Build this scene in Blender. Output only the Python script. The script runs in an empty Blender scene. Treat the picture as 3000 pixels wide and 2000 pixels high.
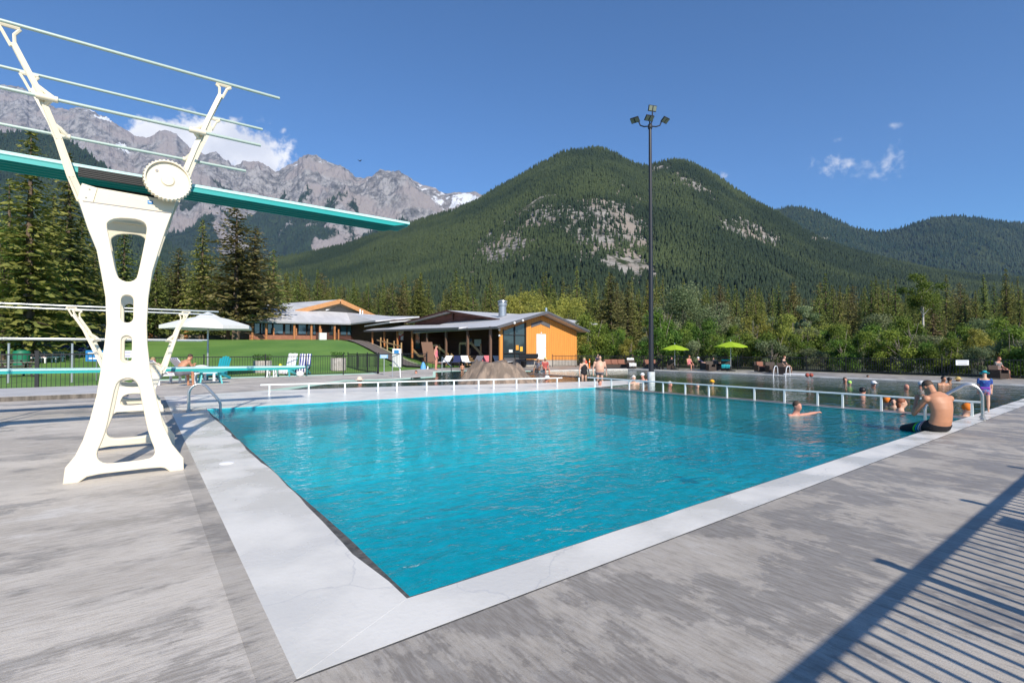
import bpy, bmesh, math, random
import numpy as np
from mathutils import Vector, Matrix, Euler
R = math.radians
sc = bpy.context.scene
C = sc.collection
PI = math.pi

# ---------------------------------------------------------------- camera
CAM_H = 1.4; FPX = 1450.0; VH = 1023.0
PITCH = math.atan((VH-1000)/FPX)
FW = Vector((0.599, 0.801, 0)).normalized(); RT = Vector((FW.y, -FW.x, 0))
cd = bpy.data.cameras.new('camera'); cam = bpy.data.objects.new('camera', cd); C.objects.link(cam)
cam.location = (0, 0, CAM_H)
cd.sensor_width = 36; cd.lens = FPX/3000*36; cd.clip_start = 0.05; cd.clip_end = 40000
d_ = (FW*math.cos(PITCH)+Vector((0, 0, math.sin(PITCH))))
cam.rotation_euler = d_.to_track_quat('-Z', 'Y').to_euler()
sc.camera = cam

# ---------------------------------------------------------------- light and sky
SUN_EL = 33.0; SUN_AZ = 14.0     # the sun stands 14 degrees from -Y towards -X
sv = Vector((-math.sin(R(SUN_AZ))*math.cos(R(SUN_EL)), -math.cos(R(SUN_AZ))*math.cos(R(SUN_EL)), math.sin(R(SUN_EL))))
sl = bpy.data.lights.new('sun', 'SUN'); so = bpy.data.objects.new('sun', sl); C.objects.link(so)
sl.energy = 4.3; sl.angle = R(0.5); sl.color = (1.0, 0.915, 0.79)
so.rotation_euler = (-sv).to_track_quat('-Z', 'Y').to_euler()
sc.view_settings.view_transform = 'Standard'; sc.view_settings.look = 'None'
sc.view_settings.exposure = 0.5; sc.view_settings.gamma = 1.0
sc.cycles.use_denoising = True
sc.cycles.max_bounces = 10; sc.cycles.transparent_max_bounces = 16
sc.cycles.caustics_reflective = False; sc.cycles.caustics_refractive = False
sc.cycles.sample_clamp_indirect = 6.0
sc.cycles.volume_bounces = 0

def pdir(u, v):
    "unit direction of a point of the far sky seen at photo pixel u, v"
    x = (u-1500)/FPX; y = -(v-1000)/FPX
    f = math.cos(PITCH)-y*math.sin(PITCH); up = math.sin(PITCH)+y*math.cos(PITCH)
    return (RT*x+FW*f+Vector((0, 0, up))).normalized()

W = bpy.data.worlds.new('World'); sc.world = W; W.use_nodes = True
nt = W.node_tree; nt.nodes.clear()
def N(nt, t, **kw):
    n = nt.nodes.new(t)
    for k, v in kw.items():
        if k == 'ins':
            for a, b in v.items(): n.inputs[a].default_value = b
        else: setattr(n, k, v)
    return n
def L(nt, a, b): nt.links.new(a, b)
def MATH(nt, op, a, b=None, clamp=False):
    n = nt.nodes.new('ShaderNodeMath'); n.operation = op; n.use_clamp = clamp
    for i, x in enumerate((a, b)):
        if x is None: continue
        if isinstance(x, (int, float)): n.inputs[i].default_value = x
        else: nt.links.new(x, n.inputs[i])
    return n.outputs[0]
def MAPR(nt, x, a, b, c=0.0, d=1.0, smooth=True):
    n = nt.nodes.new('ShaderNodeMapRange'); n.interpolation_type = 'SMOOTHSTEP' if smooth else 'LINEAR'
    nt.links.new(x, n.inputs[0])
    for i, q in enumerate((a, b, c, d)): n.inputs[1+i].default_value = q
    return n.outputs[0]
def MIX(nt, f, a, b, typ='MIX'):
    n = nt.nodes.new('ShaderNodeMix'); n.data_type = 'RGBA'; n.blend_type = typ
    for s, x in ((n.inputs[0], f), (n.inputs[6], a), (n.inputs[7], b)):
        if isinstance(x, (int, float)): s.default_value = x
        elif isinstance(x, tuple): s.default_value = (*x[:3], 1)
        else: nt.links.new(x, s)
    return n.outputs[2]
sky = N(nt, 'ShaderNodeTexSky', sky_type='NISHITA', sun_disc=False, sun_elevation=R(SUN_EL), sun_rotation=R(180+SUN_AZ))
sky.altitude = 900; sky.air_density = 1.0; sky.dust_density = 0.15; sky.ozone_density = 3.5
# clouds: soft noise gathered round a few directions of the sky
tc = N(nt, 'ShaderNodeTexCoord')
nz = N(nt, 'ShaderNodeTexNoise', ins={'Scale': 30.0, 'Detail': 9.0, 'Roughness': 0.58}); L(nt, tc.outputs['Generated'], nz.inputs['Vector'])
nzs = N(nt, 'ShaderNodeTexNoise', ins={'Scale': 11.0, 'Detail': 4.0}); L(nt, tc.outputs['Generated'], nzs.inputs['Vector'])
nzf = N(nt, 'ShaderNodeTexNoise', ins={'Scale': 75.0, 'Detail': 7.0, 'Roughness': 0.55}); L(nt, tc.outputs['Generated'], nzf.inputs['Vector'])
def blob(u, v, ru, rv, soft=1.0):
    c = pdir(u, v); ex = RT; 
    ex = (ex - c*ex.dot(c)).normalized(); ey = c.cross(ex)*-1
    if ey.z < 0: ey = -ey
    def dot(vec):
        n = N(nt, 'ShaderNodeVectorMath', operation='DOT_PRODUCT'); L(nt, tc.outputs['Generated'], n.inputs[0]); n.inputs[1].default_value = vec; return n.outputs['Value']
    fc = FPX*math.sqrt(1+((u-1500)/FPX)**2)
    a = MATH(nt, 'DIVIDE', dot(ex), ru/fc); b = MATH(nt, 'DIVIDE', dot(ey), rv/fc)
    front = MATH(nt, 'GREATER_THAN', dot(c), 0.3)
    r2 = MATH(nt, 'ADD', MATH(nt, 'MULTIPLY', a, a), MATH(nt, 'MULTIPLY', b, b))
    m = MATH(nt, 'SUBTRACT', 1.0, MATH(nt, 'SQRT', r2))
    # noise eats the edge
    m = MATH(nt, 'ADD', m, MATH(nt, 'MULTIPLY', MATH(nt, 'SUBTRACT', (nz if ru > 80 else nzf).outputs[0], 0.5), (4.5 if ru > 80 else 5.0)*soft))
    return MATH(nt, 'MULTIPLY', MAPR(nt, m, (-.22 if ru > 80 else -.05), (.25 if ru > 80 else 2.0*soft)), front)
def mx(a, b): return MATH(nt, 'MAXIMUM', a, b)
cl = blob(470, 400, 110, 42, 0.5)
for q in ((640, 415, 110, 62, 0.5), (735, 450, 105, 62, 0.5), (560, 420, 90, 40, .5)): cl = mx(cl, blob(*q))
th = MATH(nt, 'MULTIPLY', blob(2468, 484, 75, 26, .8), 0.55)
for q in ((2610, 475, 40, 38, .8, .5), (2555, 512, 60, 16, 1, .35), (2530, 488, 50, 12, 1, .3), (2614, 368, 22, 10, 1, .35), (2460, 410, 16, 8, 1, .3), (2118, 512, 16, 9, .9, .55), (831, 383, 11, 11, .8, .6)):
    th = mx(th, MATH(nt, 'MULTIPLY', blob(*q[:5]), q[5]))
fac = mx(MATH(nt, 'MULTIPLY', cl, 0.93), th)
ccol = MIX(nt, MAPR(nt, nzs.outputs[0], 0.35, 0.65), (6.4, 6.5, 6.9), (8.6, 8.5, 8.5))
skc = MIX(nt, fac, MIX(nt, 1.0, sky.outputs[0], (.58, .85, 1.06), 'MULTIPLY'), ccol)
bg = N(nt, 'ShaderNodeBackground', ins={'Strength': 0.105}); L(nt, skc, bg.inputs[0])
ow = N(nt, 'ShaderNodeOutputWorld'); L(nt, bg.outputs[0], ow.inputs[0])

# ---------------------------------------------------------------- helpers
def at(u, v, z=0.0):
    "point of the horizontal level z that the photograph shows at pixel u, v"
    d = pdir(u, v); t = (z-CAM_H)/d.z
    return Vector((d.x*t, d.y*t, z))
def atd(u, v, d):
    "point at forward distance d seen at pixel u, v"
    q = pdir(u, v); t = d/(q.dot(FW)); return Vector((q.x*t, q.y*t, CAM_H+q.z*t))
def ud(u, d, z=0.0):
    "point at forward distance d, bearing of pixel column u, height z"
    p = FW*d+RT*((u-1500)/FPX*d); return Vector((p.x, p.y, z))

def mat(name, col, rough=0.6, metal=0.0, var=0.0, vscale=5.0, bump=0.0, bscale=30.0, spec=0.5, col2=None, stretch=None, emit=None, coat=0.0, trans=0.0, objrand=0.0):
    m = bpy.data.materials.new(name); m.use_nodes = True; t = m.node_tree
    b = t.nodes['Principled BSDF']
    b.inputs['Base Color'].default_value = (*col, 1); b.inputs['Roughness'].default_value = rough
    b.inputs['Metallic'].default_value = metal; b.inputs['Specular IOR Level'].default_value = spec
    b.inputs['Coat Weight'].default_value = coat
    if emit: b.inputs['Emission Color'].default_value = (*col, 1); b.inputs['Emission Strength'].default_value = emit
    co = N(t, 'ShaderNodeTexCoord'); vec = co.outputs['Object']
    if stretch:
        mp = N(t, 'ShaderNodeMapping'); mp.inputs['Scale'].default_value = stretch; L(t, vec, mp.inputs[0]); vec = mp.outputs[0]
    src = None
    if var > 0 or col2:
        n = N(t, 'ShaderNodeTexNoise', ins={'Scale': vscale, 'Detail': 6.0, 'Roughness': 0.6}); L(t, vec, n.inputs['Vector'])
        if col2: src = MIX(t, MAPR(t, n.outputs[0], 0.4, 0.62), col, col2)
        else:
            src = MIX(t, MAPR(t, n.outputs[0], 0.3, 0.7), tuple(c*(1-var) for c in col), tuple(min(1, c*(1+var)) for c in col))
    if objrand > 0:
        oi = N(t, 'ShaderNodeObjectInfo')
        hs = N(t, 'ShaderNodeHueSaturation'); L(t, MAPR(t, oi.outputs['Random'], 0, 1, 1-objrand, 1+objrand, False), hs.inputs['Value'])
        L(t, MAPR(t, oi.outputs['Random'], 0, 1, 0.5-objrand*.08, 0.5+objrand*.08, False), hs.inputs['Hue'])
        if src is None: hs.inputs['Color'].default_value = (*col, 1)
        else: L(t, src, hs.inputs['Color'])
        src = hs.outputs[0]
    if src is not None: L(t, src, b.inputs['Base Color'])
    if bump > 0:
        n2 = N(t, 'ShaderNodeTexNoise', ins={'Scale': bscale, 'Detail': 5.0}); L(t, vec, n2.inputs['Vector'])
        bp = N(t, 'ShaderNodeBump', ins={'Strength': bump, 'Distance': 0.02}); L(t, n2.outputs[0], bp.inputs['Height']); L(t, bp.outputs[0], b.inputs['Normal'])
    if trans > 0:
        tr = N(t, 'ShaderNodeBsdfTranslucent'); ms = N(t, 'ShaderNodeMixShader', ins={0: trans})
        if src is not None: L(t, src, tr.inputs[0])
        else: tr.inputs[0].default_value = (*col, 1)
        L(t, b.outputs[0], ms.inputs[1]); L(t, tr.outputs[0], ms.inputs[2]); L(t, ms.outputs[0], t.nodes['Material Output'].inputs[0])
    return m

def put(o, parent=None):
    C.objects.link(o)
    if parent is not None: o.parent = parent
    return o
def basis(dirv):
    d = Vector(dirv).normalized(); a = Vector((0, 0, 1)) if abs(d.z) < 0.95 else Vector((1, 0, 0))
    x = d.cross(a).normalized(); y = x.cross(d).normalized(); return x, y, d
def inv(parent):
    if parent is None: return Matrix.Identity(4)
    m = Matrix.LocRotScale(parent.location, parent.rotation_euler, Vector((1, 1, 1)))
    if parent.parent is not None: m = inv(parent.parent).inverted() @ m
    return m.inverted()

class MB:
    "collects shapes in world coordinates (or in the thing's own) and links them as ONE mesh"
    def __init__(s): s.v = []; s.f = []
    def add(s, vs, fs):
        o = len(s.v); s.v += [tuple(v) for v in vs]; s.f += [tuple(i+o for i in f) for f in fs]; return s
    def box(s, c, d, rz=0.0, rot=None):
        x, y, z = (q/2 for q in d); vs = [Vector((i*x, j*y, k*z)) for i in (-1, 1) for j in (-1, 1) for k in (-1, 1)]
        M = rot if rot is not None else Matrix.Rotation(rz, 3, 'Z')
        vs = [M @ v + Vector(c) for v in vs]
        return s.add(vs, [(0, 1, 3, 2), (4, 6, 7, 5), (0, 4, 5, 1), (2, 3, 7, 6), (0, 2, 6, 4), (1, 5, 7, 3)])
    def bar(s, a, b, w, h=None):
        "rectangular bar from a to b; h is its height"
        a = Vector(a); b = Vector(b); h = h or w; x, y, d = basis(b-a); hh = [x*w/2+y*h/2, -x*w/2+y*h/2, -x*w/2-y*h/2, x*w/2-y*h/2]
        return s.add([a+q for q in hh]+[b+q for q in hh], [(3, 2, 1, 0), (4, 5, 6, 7)]+[(i, (i+1) % 4, 4+(i+1) % 4, 4+i) for i in range(4)])
    def tube(s, pts, r, n=8, cap=True):
        pts = [Vector(p) for p in pts]; k = len(pts); rr = r if isinstance(r, (list, tuple)) else [r]*k
        vs = []; px = None
        for i, p in enumerate(pts):
            d = (pts[min(i+1, k-1)]-pts[max(i-1, 0)])
            if px is None: x, y, dd = basis(d)
            else:
                dd = d.normalized(); x = (px-dd*px.dot(dd)).normalized(); y = dd.cross(x)*-1
            px = x
            for j in range(n):
                a = 2*PI*j/n; vs.append(p+(x*math.cos(a)+y*math.sin(a))*rr[i])
        fs = [(i*n+j, i*n+(j+1) % n, (i+1)*n+(j+1) % n, (i+1)*n+j) for i in range(k-1) for j in range(n)]
        if cap: fs += [tuple(range(n-1, -1, -1)), tuple(range((k-1)*n, k*n))]
        return s.add(vs, fs)
    def lathe(s, c, prof, n=24, axis=(0, 0, 1)):
        x, y, d = basis(axis); c = Vector(c); vs = []; k = len(prof)
        for r, z in prof:
            for j in range(n):
                a = 2*PI*j/n; vs.append(c+(x*math.cos(a)+y*math.sin(a))*r+d*z)
        fs = [(i*n+j, i*n+(j+1) % n, (i+1)*n+(j+1) % n, (i+1)*n+j) for i in range(k-1) for j in range(n)]
        fs += [tuple(range(n-1, -1, -1)), tuple(range((k-1)*n, k*n))]
        return s.add(vs, fs)
    def ball(s, c, r, n=10, m=7):
        c = Vector(c); r = (r, r, r) if isinstance(r, (int, float)) else r
        vs = [c+Vector((0, 0, -r[2]))]
        for i in range(1, m):
            t = PI*i/m
            for j in range(n):
                a = 2*PI*j/n; vs.append(c+Vector((math.sin(t)*math.cos(a)*r[0], math.sin(t)*math.sin(a)*r[1], -math.cos(t)*r[2])))
        vs.append(c+Vector((0, 0, r[2]))); fs = [(0, 1+(j+1) % n, 1+j) for j in range(n)]
        for i in range(m-2):
            for j in range(n): fs.append((1+i*n+j, 1+i*n+(j+1) % n, 1+(i+1)*n+(j+1) % n, 1+(i+1)*n+j))
        b = 1+(m-2)*n; fs += [(b+j, b+(j+1) % n, len(vs)-1) for j in range(n)]
        return s.add(vs, fs)
    def limb(s, a, b, ra, rb):
        a = Vector(a); b = Vector(b); s.tube([a, b], [ra, rb], 10); s.ball(a, ra); s.ball(b, rb); return s
    def prism(s, poly, z0, z1):
        "horizontal polygon from z0 up to z1"
        n = len(poly); return s.add([(p[0], p[1], z0) for p in poly]+[(p[0], p[1], z1) for p in poly],
            [tuple(range(n-1, -1, -1)), tuple(range(n, 2*n))]+[(i, (i+1) % n, n+(i+1) % n, n+i) for i in range(n)])
    def slab(s, pts, t):
        "planar polygon given thickness t downwards along its normal"
        pts = [Vector(p) for p in pts]; nn = (pts[1]-pts[0]).cross(pts[2]-pts[0]).normalized()
        if nn.z < 0: pts.reverse(); nn = -nn
        n = len(pts); return s.add(pts+[p-nn*t for p in pts], [tuple(range(n)), tuple(range(2*n-1, n-1, -1))]+[((i+1) % n, i, n+i, n+(i+1) % n) for i in range(n)])
    def build(s, name, m, parent=None, smooth=False, bevel=0.0, local=False, loc=None):
        me = bpy.data.meshes.new(name); V = s.v
        if parent is not None and not local:
            M = inv(parent); V = [tuple(M @ Vector(v)) for v in V]
        if parent is None and loc is not None: V = [tuple(Vector(v)-Vector(loc)) for v in V]
        me.from_pydata(V, [], s.f); me.update()
        ms = m if isinstance(m, (list, tuple)) else [m]
        for q in ms: me.materials.append(q)
        if smooth:
            me.polygons.foreach_set('use_smooth', [True]*len(me.polygons))
            try: me.set_sharp_from_angle(angle=R(40))
            except Exception: pass
        o = bpy.data.objects.new(name, me); put(o, parent)
        if parent is None and loc is not None: o.location = loc
        if bevel > 0:
            md = o.modifiers.new('bevel', 'BEVEL'); md.width = bevel; md.segments = 2; md.limit_method = 'ANGLE'; md.angle_limit = R(35)
        return o

def tag(o, label=None, cat=None, group=None, kind=None):
    if label: o['label'] = label
    if cat: o['category'] = cat
    if group: o['group'] = group
    if kind: o['kind'] = kind
    return o
def thing(name, label, cat, loc=(0, 0, 0), rz=0.0, group=None):
    o = bpy.data.objects.new(name, None); C.objects.link(o); o.location = loc; o.rotation_euler = (0, 0, rz); o.empty_display_size = 0.2
    return tag(o, label, cat, group)
def kids(o): return [c for c in bpy.data.objects if c.parent == o]
def dup(root, loc, rz=0.0, label=None, group=None, scale=None):
    def cp(o, par):
        c = o.copy(); C.objects.link(c); c.parent = par
        for ch in kids(o): cp(ch, c)
        return c
    r = cp(root, None); r.location = loc; r.rotation_euler = (0, 0, rz)
    if scale: r.scale = (scale,)*3 if isinstance(scale, (int, float)) else scale
    if label: r['label'] = label
    if group: r['group'] = group
    return r
def curve_prism(name, outer, holes, thick, bev, m, parent, M, res=2):
    "flat plate with holes and rounded edges; M places its local xy plane"
    cu = bpy.data.curves.new(name, 'CURVE'); cu.dimensions = '2D'; cu.fill_mode = 'BOTH'; cu.extrude = max(thick/2-bev, 0.0001); cu.bevel_depth = bev; cu.bevel_resolution = res
    for k, pl in enumerate([outer]+holes):
        sp = cu.splines.new('POLY'); sp.points.add(len(pl)-1); sp.use_cyclic_u = True
        for i, p in enumerate(pl): sp.points[i].co = (p[0], p[1], 0, 1)
    o = bpy.data.objects.new('tmp', cu); C.objects.link(o); o.matrix_world = M
    dg = bpy.context.evaluated_depsgraph_get(); me = bpy.data.meshes.new_from_object(o.evaluated_get(dg)); me.transform(inv(parent) @ M)
    bpy.data.objects.remove(o); bpy.data.curves.remove(cu)
    me.materials.clear(); me.materials.append(m); me.name = name
    me.polygons.foreach_set('use_smooth', [True]*len(me.polygons))
    try: me.set_sharp_from_angle(angle=R(40))
    except Exception: pass
    return put(bpy.data.objects.new(name, me), parent)
def smoothpoly(pts, it=2):
    for _ in range(it):
        q = []
        for i in range(len(pts)):
            a = pts[i]; b = pts[(i+1) % len(pts)]
            q += [(a[0]*.75+b[0]*.25, a[1]*.75+b[1]*.25), (a[0]*.25+b[0]*.75, a[1]*.25+b[1]*.75)]
        pts = q
    return pts
def blobmesh(mb, name, m, parent, voxel, smooth=6, fac=0.5, local=True):
    "fuses overlapping shapes into one continuous surface"
    me = bpy.data.meshes.new(name); me.from_pydata(mb.v, [], mb.f); me.update()
    o = bpy.data.objects.new('tmp', me); C.objects.link(o)
    md = o.modifiers.new('r', 'REMESH'); md.mode = 'VOXEL'; md.voxel_size = voxel; md.use_smooth_shade = True
    ms = o.modifiers.new('s', 'SMOOTH'); ms.iterations = smooth; ms.factor = fac
    dg = bpy.context.evaluated_depsgraph_get(); m2 = bpy.data.meshes.new_from_object(o.evaluated_get(dg))
    bpy.data.objects.remove(o); m2.name = name
    if not local and parent is not None: m2.transform(inv(parent))
    m2.materials.clear(); m2.materials.append(m); m2.polygons.foreach_set('use_smooth', [True]*len(m2.polygons))
    return put(bpy.data.objects.new(name, m2), parent)

rs = np.random.RandomState(7)
_tab = rs.rand(256, 256)
def vnoise(x, y):
    xi = np.floor(x).astype(int); yi = np.floor(y).astype(int); fx = x-xi; fy = y-yi
    fx = fx*fx*(3-2*fx); fy = fy*fy*(3-2*fy)
    g = lambda a, b: _tab[a & 255, b & 255]
    return (g(xi, yi)*(1-fx)+g(xi+1, yi)*fx)*(1-fy)+(g(xi, yi+1)*(1-fx)+g(xi+1, yi+1)*fx)*fy
def fbm(x, y, o=5, g=0.5, ridged=False):
    s = 0; a = 1; t = 0
    for i in range(o):
        n = vnoise(x*2**i+17.3*i, y*2**i+5.1*i)
        if ridged: n = 1-np.abs(2*n-1)
        s = s+a*n; t += a; a *= g
    return s/t
def ss(a, b, x):
    t = np.clip((x-a)/(b-a), 0, 1); return t*t*(3-2*t)
def grid_mesh(name, X, Y, Z, m, skip=None, attrs=None, kind='structure'):
    ny, nx = X.shape; V = np.stack([X, Y, Z], -1).reshape(-1, 3)
    i = np.arange(ny-1)[:, None]*nx+np.arange(nx-1)[None]; F = np.stack([i, i+1, i+nx+1, i+nx], -1).reshape(-1, 4)
    if skip is not None: F = F[~skip.reshape(-1)]
    return np_mesh(name, V, F, m, attrs, kind)
def np_mesh(name, V, F, m, attrs=None, kind=None, smooth=True):
    me = bpy.data.meshes.new(name); me.vertices.add(len(V)); me.vertices.foreach_set('co', V.astype(np.float32).ravel())
    k = F.shape[1]; me.loops.add(F.size); me.loops.foreach_set('vertex_index', F.astype(np.int32).ravel())
    me.polygons.add(len(F)); me.polygons.foreach_set('loop_start', np.arange(0, F.size, k, dtype=np.int32)); me.polygons.foreach_set('loop_total', np.full(len(F), k, dtype=np.int32))
    me.update(calc_edges=True)
    if smooth: me.polygons.foreach_set('use_smooth', [True]*len(F))
    for nme, arr in (attrs or {}).items():
        a = me.attributes.new(nme, 'FLOAT', 'POINT'); a.data.foreach_set('value', arr.astype(np.float32).ravel())
    for q in (m if isinstance(m, (list, tuple)) else [m]): me.materials.append(q)
    o = bpy.data.objects.new(name, me); C.objects.link(o)
    if kind: o['kind'] = kind
    return o
# ================================================================ SETTING
WATER = -0.06
# ---------- materials of the ground
def concrete(name, along, dark=1.0):
    m = bpy.data.materials.new(name); m.use_nodes = True; t = m.node_tree; b = t.nodes['Principled BSDF']
    co = N(t, 'ShaderNodeTexCoord')
    def noise(sx, sy, scale, det=7, rough=.62):
        mp = N(t, 'ShaderNodeMapping'); mp.inputs['Scale'].default_value = (sx, sy, 1); L(t, co.outputs['Object'], mp.inputs[0])
        n = N(t, 'ShaderNodeTexNoise', ins={'Scale': scale, 'Detail': det, 'Roughness': rough}); L(t, mp.outputs[0], n.inputs['Vector']); return n.outputs[0]
    ax = along == 'x'
    def sc2(k): return (k, 1.0) if ax else (1.0, k)
    sp = N(t, 'ShaderNodeSeparateXYZ'); L(t, co.outputs['Object'], sp.inputs[0])
    big = noise(*sc2(.5), .55, 6, .6); streak = noise(*sc2(.34), 3.4, 13, .74); jag = noise(*sc2(.42), 1.5, 14, .74); blot = noise(1, 1, 1.3, 12, .70); fine = noise(*sc2(.14), 42, 5); grain = noise(1, 1, 150, 3); pit = noise(1, 1, 38, 8, .7)
    c = MIX(t, MAPR(t, big, .36, .64), (.47*dark, .42*dark, .36*dark), (.65*dark, .59*dark, .51*dark))
    # damp and worn patches with ragged ends along the broom marks; more of them near the water on the long side
    bias = MAPR(t, sp.outputs[1], -.6, 2.2, -.012, .040) if not ax else MAPR(t, sp.outputs[1], 1.5, 4.5, .028, .0)
    wv = MATH(t, 'ADD', MATH(t, 'ADD', MATH(t, 'MULTIPLY', jag, .44), MATH(t, 'ADD', MATH(t, 'MULTIPLY', blot, .30), MATH(t, 'MULTIPLY', streak, .26))), bias)
    wet = MAPR(t, wv, .530, .542); damp = MAPR(t, wv, .49, .53)
    c = MIX(t, MATH(t, 'MULTIPLY', damp, .34), c, (.30*dark, .275*dark, .25*dark))
    c = MIX(t, MATH(t, 'MULTIPLY', wet, .46), c, (.22*dark, .19*dark, .16*dark))
    c = MIX(t, MAPR(t, wv, .40, .455, .42, 0), c, (.74*dark, .71*dark, .67*dark))
    c = MIX(t, MAPR(t, streak, .55, .66, 0, .30), c, (.28*dark, .26*dark, .235*dark))
    c = MIX(t, MAPR(t, streak, .34, .44, .30, 0), c, (.76*dark, .73*dark, .69*dark))
    c = MIX(t, MAPR(t, fine, .42, .62, 0, .24), c, (.72*dark, .69*dark, .65*dark))
    c = MIX(t, MAPR(t, fine, .36, .47, .26, 0), c, (.22*dark, .205*dark, .185*dark))
    c = MIX(t, MAPR(t, pit, .56, .70, 0, .38), c, (.24*dark, .22*dark, .20*dark))
    c = MIX(t, MAPR(t, grain, .40, .7, 0, .22), c, (.24*dark, .22*dark, .205*dark))
    L(t, c, b.inputs['Base Color'])
    L(t, MATH(t, 'SUBTRACT', .85, MATH(t, 'MULTIPLY', wet, .4)), b.inputs['Roughness'])
    bp = N(t, 'ShaderNodeBump', ins={'Strength': .5, 'Distance': .008}); L(t, MATH(t, 'ADD', fine, MATH(t, 'MULTIPLY', grain, .5)), bp.inputs['Height']); L(t, bp.outputs[0], b.inputs['Normal'])
    return m
M_deckx = concrete('broomed concrete along x', 'x'); M_decky = concrete('broomed concrete along y', 'y', .80)
M_strip = concrete('smooth grey joint strip', 'x', .80)
def coping_mat():
    m = bpy.data.materials.new('white painted coping'); m.use_nodes = True; t = m.node_tree; b = t.nodes['Principled BSDF']
    co = N(t, 'ShaderNodeTexCoord'); n = N(t, 'ShaderNodeTexNoise', ins={'Scale': 1.3, 'Detail': 5.0}); L(t, co.outputs['Object'], n.inputs['Vector'])
    n2 = N(t, 'ShaderNodeTexNoise', ins={'Scale': 26.0, 'Detail': 6.0}); L(t, co.outputs['Object'], n2.inputs['Vector'])
    c = MIX(t, MAPR(t, n.outputs[0], .35, .65), (.68, .655, .60), (.79, .765, .71)); c = MIX(t, MAPR(t, n2.outputs[0], .55, .8, 0, .25), c, (.55, .55, .56))
    # hairline cracks
    vo = N(t, 'ShaderNodeTexVoronoi', feature='DISTANCE_TO_EDGE', ins={'Scale': .55}); nw = N(t, 'ShaderNodeTexNoise', ins={'Scale': 2.5, 'Detail': 4.0})
    L(t, co.outputs['Object'], nw.inputs['Vector']); mv = N(t, 'ShaderNodeVectorMath', operation='ADD'); L(t, co.outputs['Object'], mv.inputs[0])
    ms = N(t, 'ShaderNodeVectorMath', operation='SCALE', ins={'Scale': .5}); L(t, nw.outputs['Color'], ms.inputs[0]); L(t, ms.outputs[0], mv.inputs[1]); L(t, mv.outputs[0], vo.inputs['Vector'])
    c = MIX(t, MAPR(t, vo.outputs['Distance'], .0, .006, .45, 0), c, (.5, .5, .5))
    L(t, c, b.inputs['Base Color']); L(t, MAPR(t, n.outputs[0], .4, .6, .22, .55), b.inputs['Roughness'])
    bp = N(t, 'ShaderNodeBump', ins={'Strength': .25, 'Distance': .006}); L(t, MATH(t, 'ADD', n2.outputs[0], MATH(t, 'MULTIPLY', n.outputs[0], 3)), bp.inputs['Height']); L(t, bp.outputs[0], b.inputs['Normal'])
    return m
M_coping = coping_mat()
M_wetledge = mat('white ledge wet', (.86, .84, .79), .3, var=.08, vscale=2, bump=.3, bscale=6)
M_poolA = mat('turquoise pool paint', (.001, .60, .71), .6, var=.22, vscale=2.6)
M_poolB = mat('greyish green pool floor', (.06, .15, .125), .6, var=.25, vscale=.5)
M_edge = mat('dark wet concrete lip', (.10, .095, .085), .5, var=.4, vscale=14, bump=.6, bscale=30)
M_divide = mat('wet brown grey wall top', (.24, .20, .18), .35, var=.35, vscale=4, bump=.4, bscale=9)

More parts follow.
